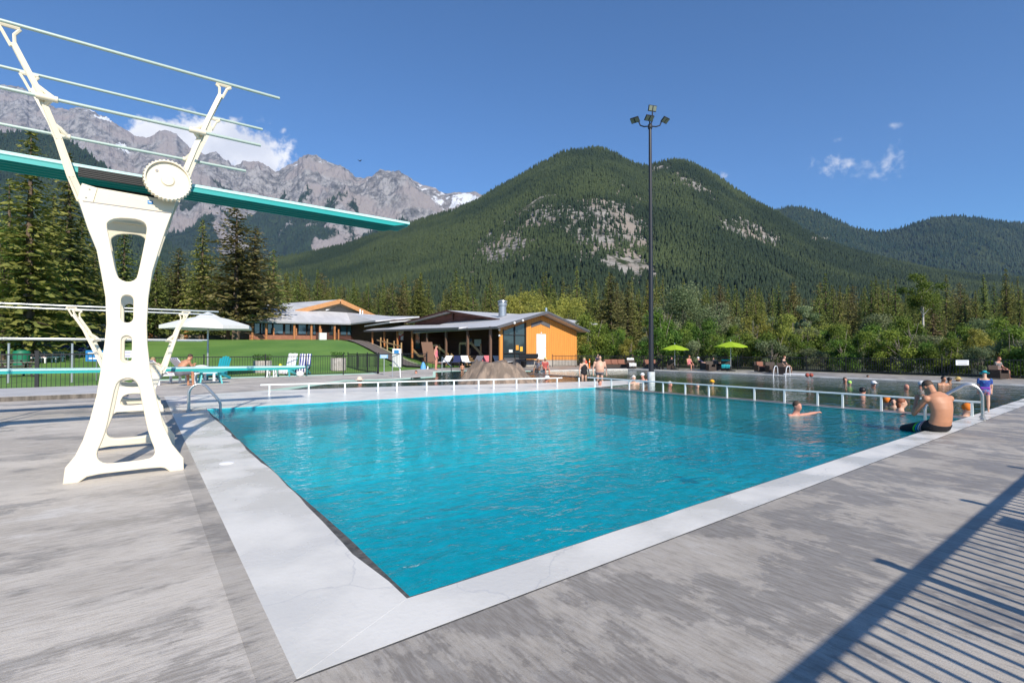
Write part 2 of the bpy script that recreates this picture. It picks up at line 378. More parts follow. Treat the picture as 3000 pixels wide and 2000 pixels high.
def water(name, tint, scale, strength, refl=1.0, dist=0.05, scat=None, sf=0.0):
    m = bpy.data.materials.new(name); m.use_nodes = True; t = m.node_tree; t.nodes.clear()
    co = N(t, 'ShaderNodeTexCoord')
    mp = N(t, 'ShaderNodeMapping'); mp.inputs['Rotation'].default_value = (0, 0, R(36)); mp.inputs['Scale'].default_value = (1.0, 1.7, 1); L(t, co.outputs['Object'], mp.inputs[0])
    hs = []
    for s, d, w in ((scale, 2.0, 1.0), (scale*2.7, 2.0, .42), (scale*.35, 1.0, 1.3)):
        n = N(t, 'ShaderNodeTexNoise', ins={'Scale': s, 'Detail': d, 'Roughness': .5, 'Distortion': .6}); L(t, mp.outputs[0], n.inputs['Vector']); hs.append(MATH(t, 'MULTIPLY', n.outputs[0], w))
    h = MATH(t, 'ADD', MATH(t, 'ADD', hs[0], hs[1]), hs[2])
    bp = N(t, 'ShaderNodeBump', ins={'Strength': strength, 'Distance': dist}); L(t, h, bp.inputs['Height'])
    ge = N(t, 'ShaderNodeNewGeometry'); dp = N(t, 'ShaderNodeVectorMath', operation='DOT_PRODUCT'); L(t, ge.outputs['Incoming'], dp.inputs[0]); L(t, bp.outputs[0], dp.inputs[1])
    # Schlick reflectance, the same from above and below the surface
    sch = MATH(t, 'ADD', .02, MATH(t, 'MULTIPLY', .98, MATH(t, 'POWER', MATH(t, 'SUBTRACT', 1.0, MATH(t, 'ABSOLUTE', dp.outputs['Value']), True), 5.0)))
    gl = N(t, 'ShaderNodeBsdfGlossy', ins={'Roughness': .03}); gl.inputs['Color'].default_value = (.97, .98, 1, 1); L(t, bp.outputs[0], gl.inputs['Normal'])
    tr = N(t, 'ShaderNodeBsdfTransparent'); tr.inputs[0].default_value = (*tint, 1)
    rf = N(t, 'ShaderNodeBsdfRefraction', ins={'IOR': 1.33, 'Roughness': .0}); rf.inputs['Color'].default_value = (*tint, 1); L(t, bp.outputs[0], rf.inputs['Normal'])
    m0 = N(t, 'ShaderNodeMixShader', ins={0: .35}); L(t, tr.outputs[0], m0.inputs[1]); L(t, rf.outputs[0], m0.inputs[2])
    if scat:
        df = N(t, 'ShaderNodeBsdfDiffuse'); df.inputs[0].default_value = (*scat, 1); L(t, bp.outputs[0], df.inputs['Normal']); m1 = N(t, 'ShaderNodeMixShader', ins={0: sf}); L(t, m0.outputs[0], m1.inputs[1]); L(t, df.outputs[0], m1.inputs[2]); m0 = m1
    ms = N(t, 'ShaderNodeMixShader'); L(t, MATH(t, 'MULTIPLY', sch, refl, True), ms.inputs[0]); L(t, m0.outputs[0], ms.inputs[1]); L(t, gl.outputs[0], ms.inputs[2])
    o = N(t, 'ShaderNodeOutputMaterial'); L(t, ms.outputs[0], o.inputs[0]); return m
M_waterA = water('rippled clear blue water', (.60, .97, 1.0), 3.8, .5, refl=.68, scat=(.0, .64, .76), sf=.20)
M_waterB = water('rippled green water', (.62, .85, .80), 2.4, .5)

# ---------- plan of the pools (metres)
PA = [(1.2, 2.58), (13.8, 2.58), (13.8, 13.2), (1.2, 14.1)]
PB = [(14.3, 2.58), (27.6, 2.58), (27.6, 23.2), (25.2, 24.2), (20.5, 25.0), (17.2, 28.6), (14.9, 28.0), (12.2, 22.9), (9.5, 22.0), (7.4, 22.6), (3.6, 18.4), (8.0, 17.5), (12.6, 15.9), (18.2, 14.7), (18.2, 13.9), (14.3, 13.3)]
def polyhole(name, outer, holes, z, m, kind='structure'):
    cu = bpy.data.curves.new(name, 'CURVE'); cu.dimensions = '2D'; cu.fill_mode = 'BOTH'
    for pl in [outer]+holes:
        sp = cu.splines.new('POLY'); sp.points.add(len(pl)-1); sp.use_cyclic_u = True
        for i, p in enumerate(pl): sp.points[i].co = (p[0], p[1], 0, 1)
    o = bpy.data.objects.new('tmp', cu); C.objects.link(o)
    dg = bpy.context.evaluated_depsgraph_get(); me = bpy.data.meshes.new_from_object(o.evaluated_get(dg)); bpy.data.objects.remove(o); bpy.data.curves.remove(cu)
    me.materials.clear(); me.materials.append(m); me.name = name
    # one-sided fill only, facing up
    bm = bmesh.new(); bm.from_mesh(me); bmesh.ops.remove_doubles(bm, verts=bm.verts, dist=1e-4)
    for f in bm.faces:
        if f.normal.z < 0: f.normal_flip()
    bm.to_mesh(me); bm.free()
    q = bpy.data.objects.new(name, me); C.objects.link(q); q.location.z = z; q['kind'] = kind; return q
# the deck around the pools, in two pours with the broom marks square to the coping
DECKL = [(-14, -7), (0.40, -7), (0.40, 17.9), (3.3, 18.5), (7.4, 22.75), (9.5, 22.15), (12.1, 23.05), (14.8, 28.15), (17.3, 28.75), (17, 33.2), (11.0, 33.0), (10.9, 27.45), (-0.3, 27.3), (-.5, 22.9), (-14, 22.9)]
DECKR = [(0.40, -7), (45, -7), (45, -1), (33.6, 3), (33.6, 14), (31.6, 22), (29, 27.5), (30.2, 31), (22, 31), (22, 33.2), (17, 33.2), (17.3, 28.75), (20.55, 25.15), (25.25, 24.35), (27.75, 23.3), (27.75, 2.58), (27.75, 2.25), (0.52, 2.25), (0.40, 2.25)]
polyhole('pool_deck', DECKL, [], 0.0, M_deckx); polyhole('pool_deck', DECKR, [], 0.0, M_decky)
polyhole('concrete_strip', [(.40, 2.25), (.54, 2.25), (.54, 17.9), (.40, 17.9)], [], .001, M_strip)
# coping slabs: thick, gently rounded, with a lip over the water
def cop(poly, z1, z0, m=M_coping, name='coping', bev=.001):
    o = MB().prism(poly, z0, z1).build(name, m, bevel=bev); o['kind'] = 'structure'; return o
random.seed(3)
def wob(a, b, n, amp, fx=0, fy=0, ends=True):
    out = []
    for i in range(n+1):
        t = i/n; w = amp*(vnoise(np.array([t*n*.6+fx*7+3.3]), np.array([fx+fy*3.1]))[0]-.5)*2
        out.append((a[0]+(b[0]-a[0])*t+fx*w, a[1]+(b[1]-a[1])*t+fy*w))
    return out
innerL = wob((1.2, 2.60), (1.2, 14.1), 44, .035, 1, 0); innerN = wob((1.2, 2.60), (13.8, 2.58), 44, .007, 0, 1)
cop([(.54, 2.25), (.54, 2.25)][:1]+innerL+[(.54, 14.1)], .0014, -.2)
cop([(.5402, 2.2498)]+[(27.75, 2.25), (27.75, 2.58), (13.8, 2.58)]+innerN[::-1][1:], .0008, -.2)
# dark ragged concrete showing under the inner edge
lip = [(p[0]+.0, p[1]) for p in innerL]
lo = [(1.2+.045+.04*abs(math.sin(i*1.7)), p[1]) for i, p in enumerate(innerL)]
MB().prism([(1.1, 2.5)]+[(1.245+.035*vnoise(np.array([i*.45]), np.array([2.2]))[0], p[1]) for i, p in enumerate(innerL)]+[(1.1, 14.1)], -1.2, -.035).build('pool_edge', M_edge)['kind'] = 'structure'
MB().prism([(1.1, 2.45), (13.8, 2.45)]+[(p[0], p[1]+.010+.022*vnoise(np.array([i*.45]), np.array([9.2]))[0]) for i, p in enumerate(innerN)][::-1], -1.2, -.006).build('pool_edge', M_edge)['kind'] = 'structure'
MB().ball((.85, 7.0, .0), (.085, .085, .02), 16, 8).build('drain_cover', mat('white drain cover', (.8, .8, .8), .5))['kind'] = 'structure'
MB().add([(.52, 2.236, .0006), (27.7, 2.236, .0006), (27.7, 2.2495, .0006), (.54, 2.2495, .0006)], [(0, 1, 2, 3)]).build('joint', M_edge)['kind'] = 'structure'
# far white ledge, sloping under water
ledge = [(.54, 14.1), (1.2, 14.1), (13.8, 13.2), (14.3, 13.3), (18.2, 13.9), (18.2, 14.7), (12.6, 15.9), (8.0, 17.5), (3.6, 18.4), (.54, 17.9)]
me_ = MB(); me_.add([(x, y, .006 if i not in (1, 2, 3, 4) else -.056) for i, (x, y) in enumerate(ledge)]+[(x, y, -.12) for x, y in ledge], [(0, 1, 9), (1, 8, 9), (1, 2, 7, 8), (2, 6, 7), (2, 3, 5, 6), (3, 4, 5)]+[((i+1) % 10, i, 10+i, 10+(i+1) % 10) for i in range(10)])
me_.build('white_ledge', M_wetledge)['kind'] = 'structure'
# outer rim of the far pool
def offset_rim(pts, w, name, z=.01):
    n = len(pts)
    for i in range(n-1):
        a = Vector((*pts[i], 0)); b = Vector((*pts[i+1], 0)); d = (b-a).normalized(); nn = Vector((d.y, -d.x, 0))
        MB().prism([(a.x-d.x*.0, a.y), (b.x, b.y), (b.x+nn.x*w, b.y+nn.y*w), (a.x+nn.x*w, a.y+nn.y*w)], -.2, z-.0007*i).build(name, M_coping)['kind'] = 'structure'
offset_rim([(27.6, 2.58), (27.6, 23.2), (25.2, 24.2), (20.5, 25.0)], .42, 'coping')
# submerged dividing wall
MB().prism([(13.8, 2.58), (14.32, 2.58), (14.32, 13.3), (13.8, 13.2)], -.30, -.052).build('pool_divider', M_divide)['kind'] = 'structure'
MB().prism([(18.2, 14.0), (18.5, 14.05), (18.6, 23.1), (18.3, 23.1)], -1.0, -.02).build('pool_divider', M_divide)['kind'] = 'structure'
# basins
def basin(poly, depth, m, name):
    n = len(poly); mb = MB().add([(x, y, -.05) for x, y in poly]+[(x, y, -depth) for x, y in poly], [tuple(range(n, 2*n))]+[(i, (i+1) % n, n+(i+1) % n, n+i) for i in range(n)])
    mb.build(name, m)['kind'] = 'structure'
MB().add([(13.784, 2.5, -.054), (13.784, 13.2, -.054), (13.784, 13.2, -1.0), (13.784, 2.5, -1.0)], [(0, 1, 2, 3)]).build('painted_refraction_band', mat('dark green painted refraction', (.020, .045, .038), .5, var=.4, vscale=3))['kind'] = 'structure'  # dark colour stands in for the refracted dark band of water beside the divider
basin([(1.15, 2.5), (13.79, 2.5), (13.79, 13.16), (1.21, 14.06)], 2.3, M_poolA, 'pool_basin')
basin(PB, 1.0, M_poolB, 'pool_basin')
MB().add([(x, y, WATER) for x, y in [(1.18, 2.5), (13.8, 2.5), (13.8, 13.6), (1.18, 14.5)]], [(0, 1, 2, 3)]).build('pool_water', M_waterA)['kind'] = 'structure'
n_ = len(PB); MB().add([(x, y, WATER+.004) for x, y in PB], [tuple(range(n_))]).build('pool_water', M_waterB)['kind'] = 'structure'
# raised slab on the left with a stained riser
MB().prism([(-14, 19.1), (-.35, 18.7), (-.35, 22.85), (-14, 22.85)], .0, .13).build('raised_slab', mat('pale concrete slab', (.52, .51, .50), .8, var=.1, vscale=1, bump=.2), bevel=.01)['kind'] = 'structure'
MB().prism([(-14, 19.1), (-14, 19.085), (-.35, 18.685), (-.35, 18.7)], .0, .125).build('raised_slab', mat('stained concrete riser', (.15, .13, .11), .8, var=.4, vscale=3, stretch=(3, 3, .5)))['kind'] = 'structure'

# ---------- terrain
def terr(x, y):
    x = np.asarray(x, float); y = np.asarray(y, float)
    d = x*FW.x+y*FW.y; l = x*RT.x+y*RT.y; u = 1500+1450*l/np.maximum(d, 1)
    k = (1-ss(1010, 1290, u))
    z = -.03+2.62*ss(27, 62, d)*k+.9*ss(60, 110, d)*k
    z = np.where(d < 5, -.03, z)
    return z
def noisy(m, *a): return m
M_lawn = None
def lawn_mat():
    m = bpy.data.materials.new('mown lawn'); m.use_nodes = True; t = m.node_tree; b = t.nodes['Principled BSDF']
    co = N(t, 'ShaderNodeTexCoord'); n = N(t, 'ShaderNodeTexNoise', ins={'Scale': .18, 'Detail': 6.0}); L(t, co.outputs['Object'], n.inputs['Vector'])
    n2 = N(t, 'ShaderNodeTexNoise', ins={'Scale': 5.0, 'Detail': 8.0, 'Roughness': .7}); L(t, co.outputs['Object'], n2.inputs['Vector'])
    c = MIX(t, MAPR(t, n.outputs[0], .35, .65), (.095, .215, .028), (.155, .285, .045)); c = MIX(t, MAPR(t, n2.outputs[0], .45, .75, 0, .6), c, (.055, .12, .02))
    # soil and litter out under the trees
    sp = N(t, 'ShaderNodeSeparateXYZ'); L(t, co.outputs['Object'], sp.inputs[0])
    dist = MATH(t, 'ADD', MATH(t, 'MULTIPLY', sp.outputs[0], FW.x), MATH(t, 'MULTIPLY', sp.outputs[1], FW.y))
    right = MAPR(t, MATH(t, 'SUBTRACT', sp.outputs[0], MATH(t, 'MULTIPLY', sp.outputs[1], .42)), 10, 18)
    wild = MATH(t, 'MAXIMUM', MAPR(t, dist, 85, 110), right)
    c = MIX(t, wild, c, MIX(t, MAPR(t, n2.outputs[0], .4, .6), (.028, .032, .014), (.05, .06, .02)))
    L(t, c, b.inputs['Base Color']); b.inputs['Roughness'].default_value = .9
    bp = N(t, 'ShaderNodeBump', ins={'Strength': .6, 'Distance': .05}); L(t, n2.outputs[0], bp.inputs['Height']); L(t, bp.outputs[0], b.inputs['Normal']); return m
xs = np.unique(np.concatenate([np.array([-9000, -4000, -2000, -1000, -500, -300, -200, -150]), np.arange(-120, 170, 3.0), np.array([.3, 29.6, 200, 300, 500, 1000, 2000, 4000, 9000, 14000])]))
ys = np.unique(np.concatenate([np.array([-4000, -1000, -300, -100, -50, -20]), np.arange(-11, 140, 3.0), np.array([2.0, 28.9, 160, 200, 300, 500, 1000, 2000, 4000, 9000, 14000])]))
xs = xs[(xs <= .3) | (xs >= 29.6) | (abs(xs % 3) < 10)]
GX, GY = np.meshgrid(xs, ys); cx = (xs[1:]+xs[:-1])/2; cy = (ys[1:]+ys[:-1])/2; CX, CY = np.meshgrid(cx, cy)
skip = (CX > .3) & (CX < 29.6) & (CY > 2.0) & (CY < 28.9)
# the far edge of the hole is nudged so that the sheet never rises into the basins
GZ = terr(GX, GY); GZ = np.where((GX > -16) & (GX < 46) & (GY > -9) & (GY < 34) & (GX*FW.x+GY*FW.y < 46) & (GZ < .02), -.03, GZ)
ground = grid_mesh('ground', GX, GY, GZ, lawn_mat(), skip=skip)

# ---------- mountains
def interp(pts, u):
    p = np.array(pts, float)*1.2755; return np.interp(u, p[:, 0], p[:, 1])
def hill_mat(name, soil, rock, rscale):
    m = bpy.data.materials.new(name); m.use_nodes = True; t = m.node_tree; b = t.nodes['Principled BSDF']; b.inputs['Roughness'].default_value = .95; b.inputs['Specular IOR Level'].default_value = .1
    co = N(t, 'ShaderNodeTexCoord'); n = N(t, 'ShaderNodeTexNoise', ins={'Scale': rscale, 'Detail': 10.0, 'Roughness': .72}); L(t, co.outputs['Object'], n.inputs['Vector'])
    nb = N(t, 'ShaderNodeTexNoise', ins={'Scale': rscale*.22, 'Detail': 5.0}); L(t, co.outputs['Object'], nb.inputs['Vector'])
    at_ = N(t, 'ShaderNodeAttribute', attribute_name='rock')
    s = MIX(t, MAPR(t, n.outputs[0], .35, .65), soil[0], soil[1]); rk = MIX(t, MAPR(t, n.outputs[0], .40, .60), rock[0], rock[1]); rk = MIX(t, MAPR(t, nb.outputs[0], .45, .6), rk, rock[2])
    f = MAPR(t, MATH(t, 'ADD', at_.outputs['Fac'], MATH(t, 'MULTIPLY', MATH(t, 'SUBTRACT', n.outputs[0], .5), 2.6)), .38, .78)
    c = MIX(t, f, s, rk)
    at2 = N(t, 'ShaderNodeAttribute', attribute_name='snow')
    sf = MAPR(t, MATH(t, 'ADD', at2.outputs['Fac'], MATH(t, 'MULTIPLY', MATH(t, 'SUBTRACT', n.outputs[0], .5), 2.6)), .74, .82)
    c = MIX(t, sf, c, (.66, .69, .74))
    L(t, c, b.inputs['Base Color'])
    bp = N(t, 'ShaderNodeBump', ins={'Strength': .8, 'Distance': .45/rscale}); L(t, n.outputs[0], bp.inputs['Height']); L(t, bp.outputs[0], b.inputs['Normal']); return m
def heightfield(name, prof, u0, u1, nu, d0, dr, d1, nd, shape, amp, m, freq, rockf=None, snowf=None, ridged=False, rwob=0.0, base=-30.0, det=6):
    "a mountain with its ridge at distance dr, foot at d0 and back at d1"
    u = np.linspace(u0, u1, nu); elev = (VH-interp(prof, u)+((fbm(u/26.0+2, u*0+.5, 4, .6, True)-.5)*13*(1-ss(900, 1250, u))-1 if ridged else 0))/FPX
    DR = dr*(1+rwob*(fbm(u/260.0+3.7, u*0+1.3, 4)-.5))
    t = np.linspace(0, 1, nd)**1.0; back = np.linspace(0, 1, max(6, nd//8))[1:]
    D = np.concatenate([d0+(DR[None]-d0)*t[:, None], DR[None]+(d1-dr)*back[:, None]], 0)
    U = np.repeat(u[None], D.shape[0], 0); S = np.concatenate([t**shape, (1-back**1.1)])[:, None]; T = np.concatenate([t, 1-back])[:, None]
    zr = CAM_H+elev*DR
    Z = base+(zr[None]-base)*S
    lat = (U-1500)/FPX*D; X = FW.x*D+RT.x*lat; Y = FW.y*D+RT.y*lat
    n = fbm(X/freq+31, Y/freq+7, det, .6 if ridged else .52, ridged)-.5
    env = np.clip(T*1.6, 0, 1)*np.clip((1-T)*(5.0)+(.17 if ridged else .10), 0, 1)
    Z = Z+amp*n*env
    at_ = {}
    V = VH-FPX*(Z-CAM_H)/D
    at_['rock'] = rockf(U, V, T*np.ones_like(U), X, Y, Z) if rockf else np.zeros_like(U)
    at_['snow'] = snowf(U, V, T*np.ones_like(U), X, Y, Z) if snowf else np.zeros_like(U)
    o = grid_mesh(name, X, Y, Z, m, attrs=at_)
    return dict(o=o, U=U, V=V, X=X, Y=Y, Z=Z, rock=at_['rock'], T=T*np.ones_like(U), nf=nd)
def ell(U, V, cu, cv, ru, rv, rot=0.0):
    c, s = math.cos(R(rot)), math.sin(R(rot)); a = (U-cu)*c+(V-cv)*s; b = -(U-cu)*s+(V-cv)*c
    return np.clip(1.5-np.sqrt((a/ru)**2+(b/rv)**2), 0, 1)
def rock_hill(U, V, T, X, Y, Z):
    r = ell(U, V, 1790, 615, 115, 38, 8)
    for q in ((1640, 632, 120, 46, -8), (1840, 690, 60, 120, -22), (1760, 690, 130, 75, 15), (1868, 745, 20, 60, -38), (1905, 790, 14, 40, -50), (1480, 728, 120, 48, -14), (1420, 755, 60, 32, -20), (1560, 760, 60, 20, 10), (2190, 665, 60, 34, 10), (2245, 700, 48, 24, 15), (2150, 640, 46, 20, 10), (1940, 500, 34, 22, -10), (1985, 520, 36, 24, 10), (2060, 560, 70, 20, 32), (2400, 700, 40, 8, 0)):
        r = np.maximum(r, ell(U, V, *q))
    n = fbm(X/60, Y/60, 4)
    n3 = fbm(X/22, Y/22, 3)
    n4 = fbm(X/9, Y/9, 3)
    return np.clip(r*.98+((n-.5)*1.5+(n3-.5)*1.0+(n4-.5)*.5)*(r > 0.02), 0, 1)
HP = [(-200, 640), (300, 640), (500, 620), (620, 600), (700, 585), (780, 566), (860, 540), (960, 508), (1030, 488), (1100, 460), (1140, 432), (1180, 410), (1260, 365), (1290, 348), (1315, 343), (1340, 341), (1360, 337), (1390, 341), (1415, 350), (1440, 365), (1460, 375), (1480, 379), (1505, 375), (1520, 371), (1550, 366), (1575, 368), (1600, 378), (1650, 405), (1700, 440), (1740, 465), (1790, 490), (1850, 530), (1900, 556), (1950, 575), (2050, 600), (2150, 622), (2250, 636), (2400, 645), (2900, 650)]
M_hill = hill_mat('forest soil and pale rock', ((.030, .045, .018), (.055, .07, .03)), ((.10, .098, .085), (.38, .355, .32), (.31, .265, .225)), .06)
H1 = heightfield('hill', HP, 300, 3300, 700, 420, 1500, 2300, 190, 1.12, 60, M_hill, 330, rock_hill, rwob=.12, base=-2)
RP = [(1200, 620), (1600, 560), (1700, 510), (1770, 485), (1800, 477), (1825, 473), (1850, 476), (1875, 484), (1900, 492), (1930, 508), (1960, 520), (2000, 530), (2040, 532), (2070, 524), (2100, 515), (2130, 505), (2160, 498), (2190, 495), (2220, 496), (2250, 500), (2280, 505), (2320, 509), (2352, 512), (2450, 500), (2700, 510)]
H2 = heightfield('hill', RP, 2000, 3400, 260, 1700, 3300, 4500, 70, 1.15, 60, M_hill, 520, lambda U, V, *a: ell(U, V, 2400, 702, 36, 9)*.9, rwob=.1, base=-2)
FP = [(-300, 280), (-150, 292), (0, 301), (40, 300), (105, 303), (140, 315), (170, 331), (210, 360), (250, 392), (290, 440), (330, 500), (370, 550), (420, 580), (500, 590), (650, 605), (800, 620), (900, 630)]
H3 = heightfield('hill', FP, -500, 1100, 330, 1200, 2400, 2650, 90, 1.1, 70, M_hill, 420, rwob=.1, base=-2)
MP = [(-400, 150), (-200, 172), (0, 190), (22, 194), (40, 198), (60, 214), (90, 225), (105, 238), (125, 247), (150, 252), (175, 250), (195, 252), (215, 262), (235, 272), (250, 286), (270, 296), (290, 308), (310, 318), (330, 322), (345, 317), (358, 306), (372, 304), (385, 305), (400, 310), (412, 325), (430, 343), (450, 352), (470, 357), (484, 352), (500, 358), (520, 372), (535, 384), (550, 380), (570, 376), (590, 380), (608, 387), (630, 398), (650, 390), (672, 376), (690, 366), (705, 360), (716, 358), (728, 365), (740, 374), (762, 379), (780, 385), (800, 396), (815, 408), (835, 412), (850, 409), (870, 404), (895, 401), (915, 398), (935, 405), (950, 415), (970, 424), (985, 424), (1000, 428), (1008, 438), (1025, 440), (1050, 438), (1075, 438), (1090, 436), (1105, 446), (1200, 470), (1400, 520), (1600, 560)]
def rock_mtn(U, V, T, X, Y, Z):
    n = fbm(X/900+3, Y/900, 4); n2 = fbm(X/260+3, Y/260+9, 4)
    line = 715-(n-.5)*420+(n2-.5)*420+np.clip((U-900)*.08, -40, 60)
    return np.clip(.5+(line-V)/70.0, 0, 1)
def snow_mtn(U, V, T, X, Y, Z):
    n = fbm(X/170+13, Y/170+2, 4, .55); rid = interp(MP, U); near = np.exp(-np.clip(V-rid-8, 0, 999)/38.0)
    reg = np.maximum.reduce([ell(U, V, 1330, 590, 95, 34), ell(U, V, 905, 480, 46, 20), ell(U, V, 1160, 530, 60, 16), ell(U, V, 330, 345, 70, 14, 20), ell(U, V, 355, 430, 20, 14)])
    return np.clip((n-.5)*2.8+.24+reg*.26, 0, 1)*(reg > 0)
M_mtn = hill_mat('grey limestone with dark forest below', ((.022, .040, .028), (.035, .055, .035)), ((.13, .13, .135), (.35, .34, .34), (.30, .27, .265)), .013)
H4 = heightfield('mountain', MP, -520, 1900, 1300, 2700, 4900, 5900, 330, 1.02, 600, M_mtn, 800, rock_mtn, snow_mtn, ridged=True, rwob=.10, base=-10, det=7)
MP2 = [(330, 560), (400, 530), (430, 498), (480, 492), (520, 505), (560, 500), (620, 470), (680, 440), (740, 455), (800, 520), (900, 560), (1000, 600), (1200, 620)]
# ================================================================ FOREST
def leaf_mat(name, a, b, trans=.25, objrand=.22, useattr=False):
    m = bpy.data.materials.new(name); m.use_nodes = True; t = m.node_tree; p = t.nodes['Principled BSDF']; p.inputs['Roughness'].default_value = .75; p.inputs['Specular IOR Level'].default_value = .25
    at_ = N(t, 'ShaderNodeAttribute', attribute_name='tint'); oi = N(t, 'ShaderNodeObjectInfo')
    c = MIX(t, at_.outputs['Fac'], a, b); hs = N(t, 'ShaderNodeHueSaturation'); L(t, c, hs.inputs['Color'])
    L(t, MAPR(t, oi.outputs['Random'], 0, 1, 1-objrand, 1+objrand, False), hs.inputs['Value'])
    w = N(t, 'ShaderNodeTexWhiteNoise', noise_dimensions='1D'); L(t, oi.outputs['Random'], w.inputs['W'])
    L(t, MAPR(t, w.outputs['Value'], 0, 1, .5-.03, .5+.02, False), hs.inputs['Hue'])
    L(t, hs.outputs[0], p.inputs['Base Color'])
    tr = N(t, 'ShaderNodeBsdfTranslucent'); L(t, hs.outputs[0], tr.inputs[0]); ms = N(t, 'ShaderNodeMixShader', ins={0: trans})
    L(t, p.outputs[0], ms.inputs[1]); L(t, tr.outputs[0], ms.inputs[2]); L(t, ms.outputs[0], t.nodes['Material Output'].inputs[0]); return m
M_farleaf = leaf_mat('far conifer green', (.024, .050, .024), (.068, .108, .040), .15)
M_farblue = leaf_mat('far dark conifer', (.020, .045, .026), (.040, .070, .034), .15)
M_needle = leaf_mat('spruce needles', (.070, .112, .028), (.28, .305, .075), .27)
M_needle2 = leaf_mat('pine needles bronze', (.085, .095, .034), (.29, .26, .09), .22)
M_needlebr = leaf_mat('dry brown needles', (.09, .062, .032), (.19, .135, .07), .2)
M_leafg = leaf_mat('fresh green leaves', (.085, .165, .028), (.24, .34, .06), .4)
M_leafy = leaf_mat('yellow green leaves', (.19, .22, .045), (.42, .42, .09), .4)
M_leafp = leaf_mat('pale silvery green leaves', (.12, .17, .07), (.34, .38, .20), .35)
M_bark = mat('brown bark', (.12, .085, .06), .9, var=.4, vscale=9, bump=.6, stretch=(1, 1, .25))
M_barkw = mat('pale aspen bark', (.50, .47, .42), .8, var=.25, vscale=7, stretch=(1, 1, 3))
M_barkg = mat('grey twigs', (.27, .23, .19), .85, var=.25, vscale=6)
rg = np.random.RandomState(11)

def cone_trees(name, P, Hh, Rr, tint, m, tiers=2, sides=5):
    "low conifers as one mass: P base points, Hh heights, Rr radii"
    n = len(P); a = np.arange(sides)/sides*2*PI
    V = []; F = []; per = tiers*(sides+1)
    rot = rg.rand(n)*6.28
    VV = np.zeros((n, per, 3)); TT = np.zeros((n, per))
    for k in range(tiers):
        z0 = .12+.88*k/tiers*.8; z1 = 1.0 if k == tiers-1 else z0+.88/tiers*1.15; rr = (1-k/tiers*.62)
        for j in range(sides):
            ang = rot+a[j]+k*.6; jit = .65+.7*rg.rand(n)
            VV[:, k*(sides+1)+j, 0] = P[:, 0]+np.cos(ang)*Rr*rr*jit; VV[:, k*(sides+1)+j, 1] = P[:, 1]+np.sin(ang)*Rr*rr*jit
            VV[:, k*(sides+1)+j, 2] = P[:, 2]+Hh*(z0-.06*jit)
            TT[:, k*(sides+1)+j] = tint
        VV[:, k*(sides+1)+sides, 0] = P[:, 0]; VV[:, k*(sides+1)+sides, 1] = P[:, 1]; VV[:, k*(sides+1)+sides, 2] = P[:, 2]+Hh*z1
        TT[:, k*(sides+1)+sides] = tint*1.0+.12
    base = np.array([[k*(sides+1)+j, k*(sides+1)+(j+1) % sides, k*(sides+1)+sides] for k in range(tiers) for j in range(sides)])
    FF = (base[None]+(np.arange(n)*per)[:, None, None]).reshape(-1, 3)
    return np_mesh(name, VV.reshape(-1, 3), FF, m, {'tint': np.clip(TT, 0, 1).ravel()}, 'stuff', smooth=False)

def scatter(H, n, hmin, hmax, name, m, thin=1.0, tmin=0.0, vmax=9999, umin=-9e9, rock=.5, pw=1.0, tiers=2):
    nf = H['nf']; X, Y, Z, U, V, K, T = (H[k][:nf] for k in ('X', 'Y', 'Z', 'U', 'V', 'rock', 'T'))
    A = np.abs((X[1:, 1:]-X[:-1, :-1])*(Y[1:, :-1]-Y[:-1, 1:])-(X[1:, :-1]-X[:-1, 1:])*(Y[1:, 1:]-Y[:-1, :-1]))/2
    q = A.ravel()**pw; q = q/q.sum(); idx = rg.choice(len(q), n, p=q); i = idx//A.shape[1]; j = idx % A.shape[1]
    a = rg.rand(n); b = rg.rand(n)
    def bl(G): return (G[i, j]*(1-a)*(1-b)+G[i, j+1]*(1-a)*b+G[i+1, j]*a*(1-b)+G[i+1, j+1]*a*b)
    P = np.stack([bl(X), bl(Y), bl(Z)], -1); k = bl(K); u = bl(U); v = bl(V)
    cl = fbm(P[:, 0]/90, P[:, 1]/90, 4)
    keep = (k < rock*(.35+rg.rand(n)*1.22)) & (v < vmax) & (u > umin) & (cl > .20+.1*rg.rand(n))
    P = P[keep]; cl = cl[keep]; hh = hmin+(hmax-hmin)*rg.rand(len(P))**1.4
    tint = np.clip((fbm(P[:, 0]/150+5, P[:, 1]/150, 4)-.5)*2.6+.42+(rg.rand(len(P))-.5)*.5, 0, 1)
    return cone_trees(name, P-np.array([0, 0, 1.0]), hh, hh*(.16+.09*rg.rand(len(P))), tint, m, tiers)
scatter(H1, 120000, 8, 16, 'hillside_forest', M_farleaf, rock=.72, pw=.80)
scatter(H2, 26000, 16, 30, 'hillside_forest', M_farblue, pw=.8)
scatter(H3, 26000, 16, 30, 'hillside_forest', M_farblue, pw=.8)
scatter(H4, 42000, 26, 46, 'hillside_forest', M_farblue, rock=.45, pw=.6, tiers=1)

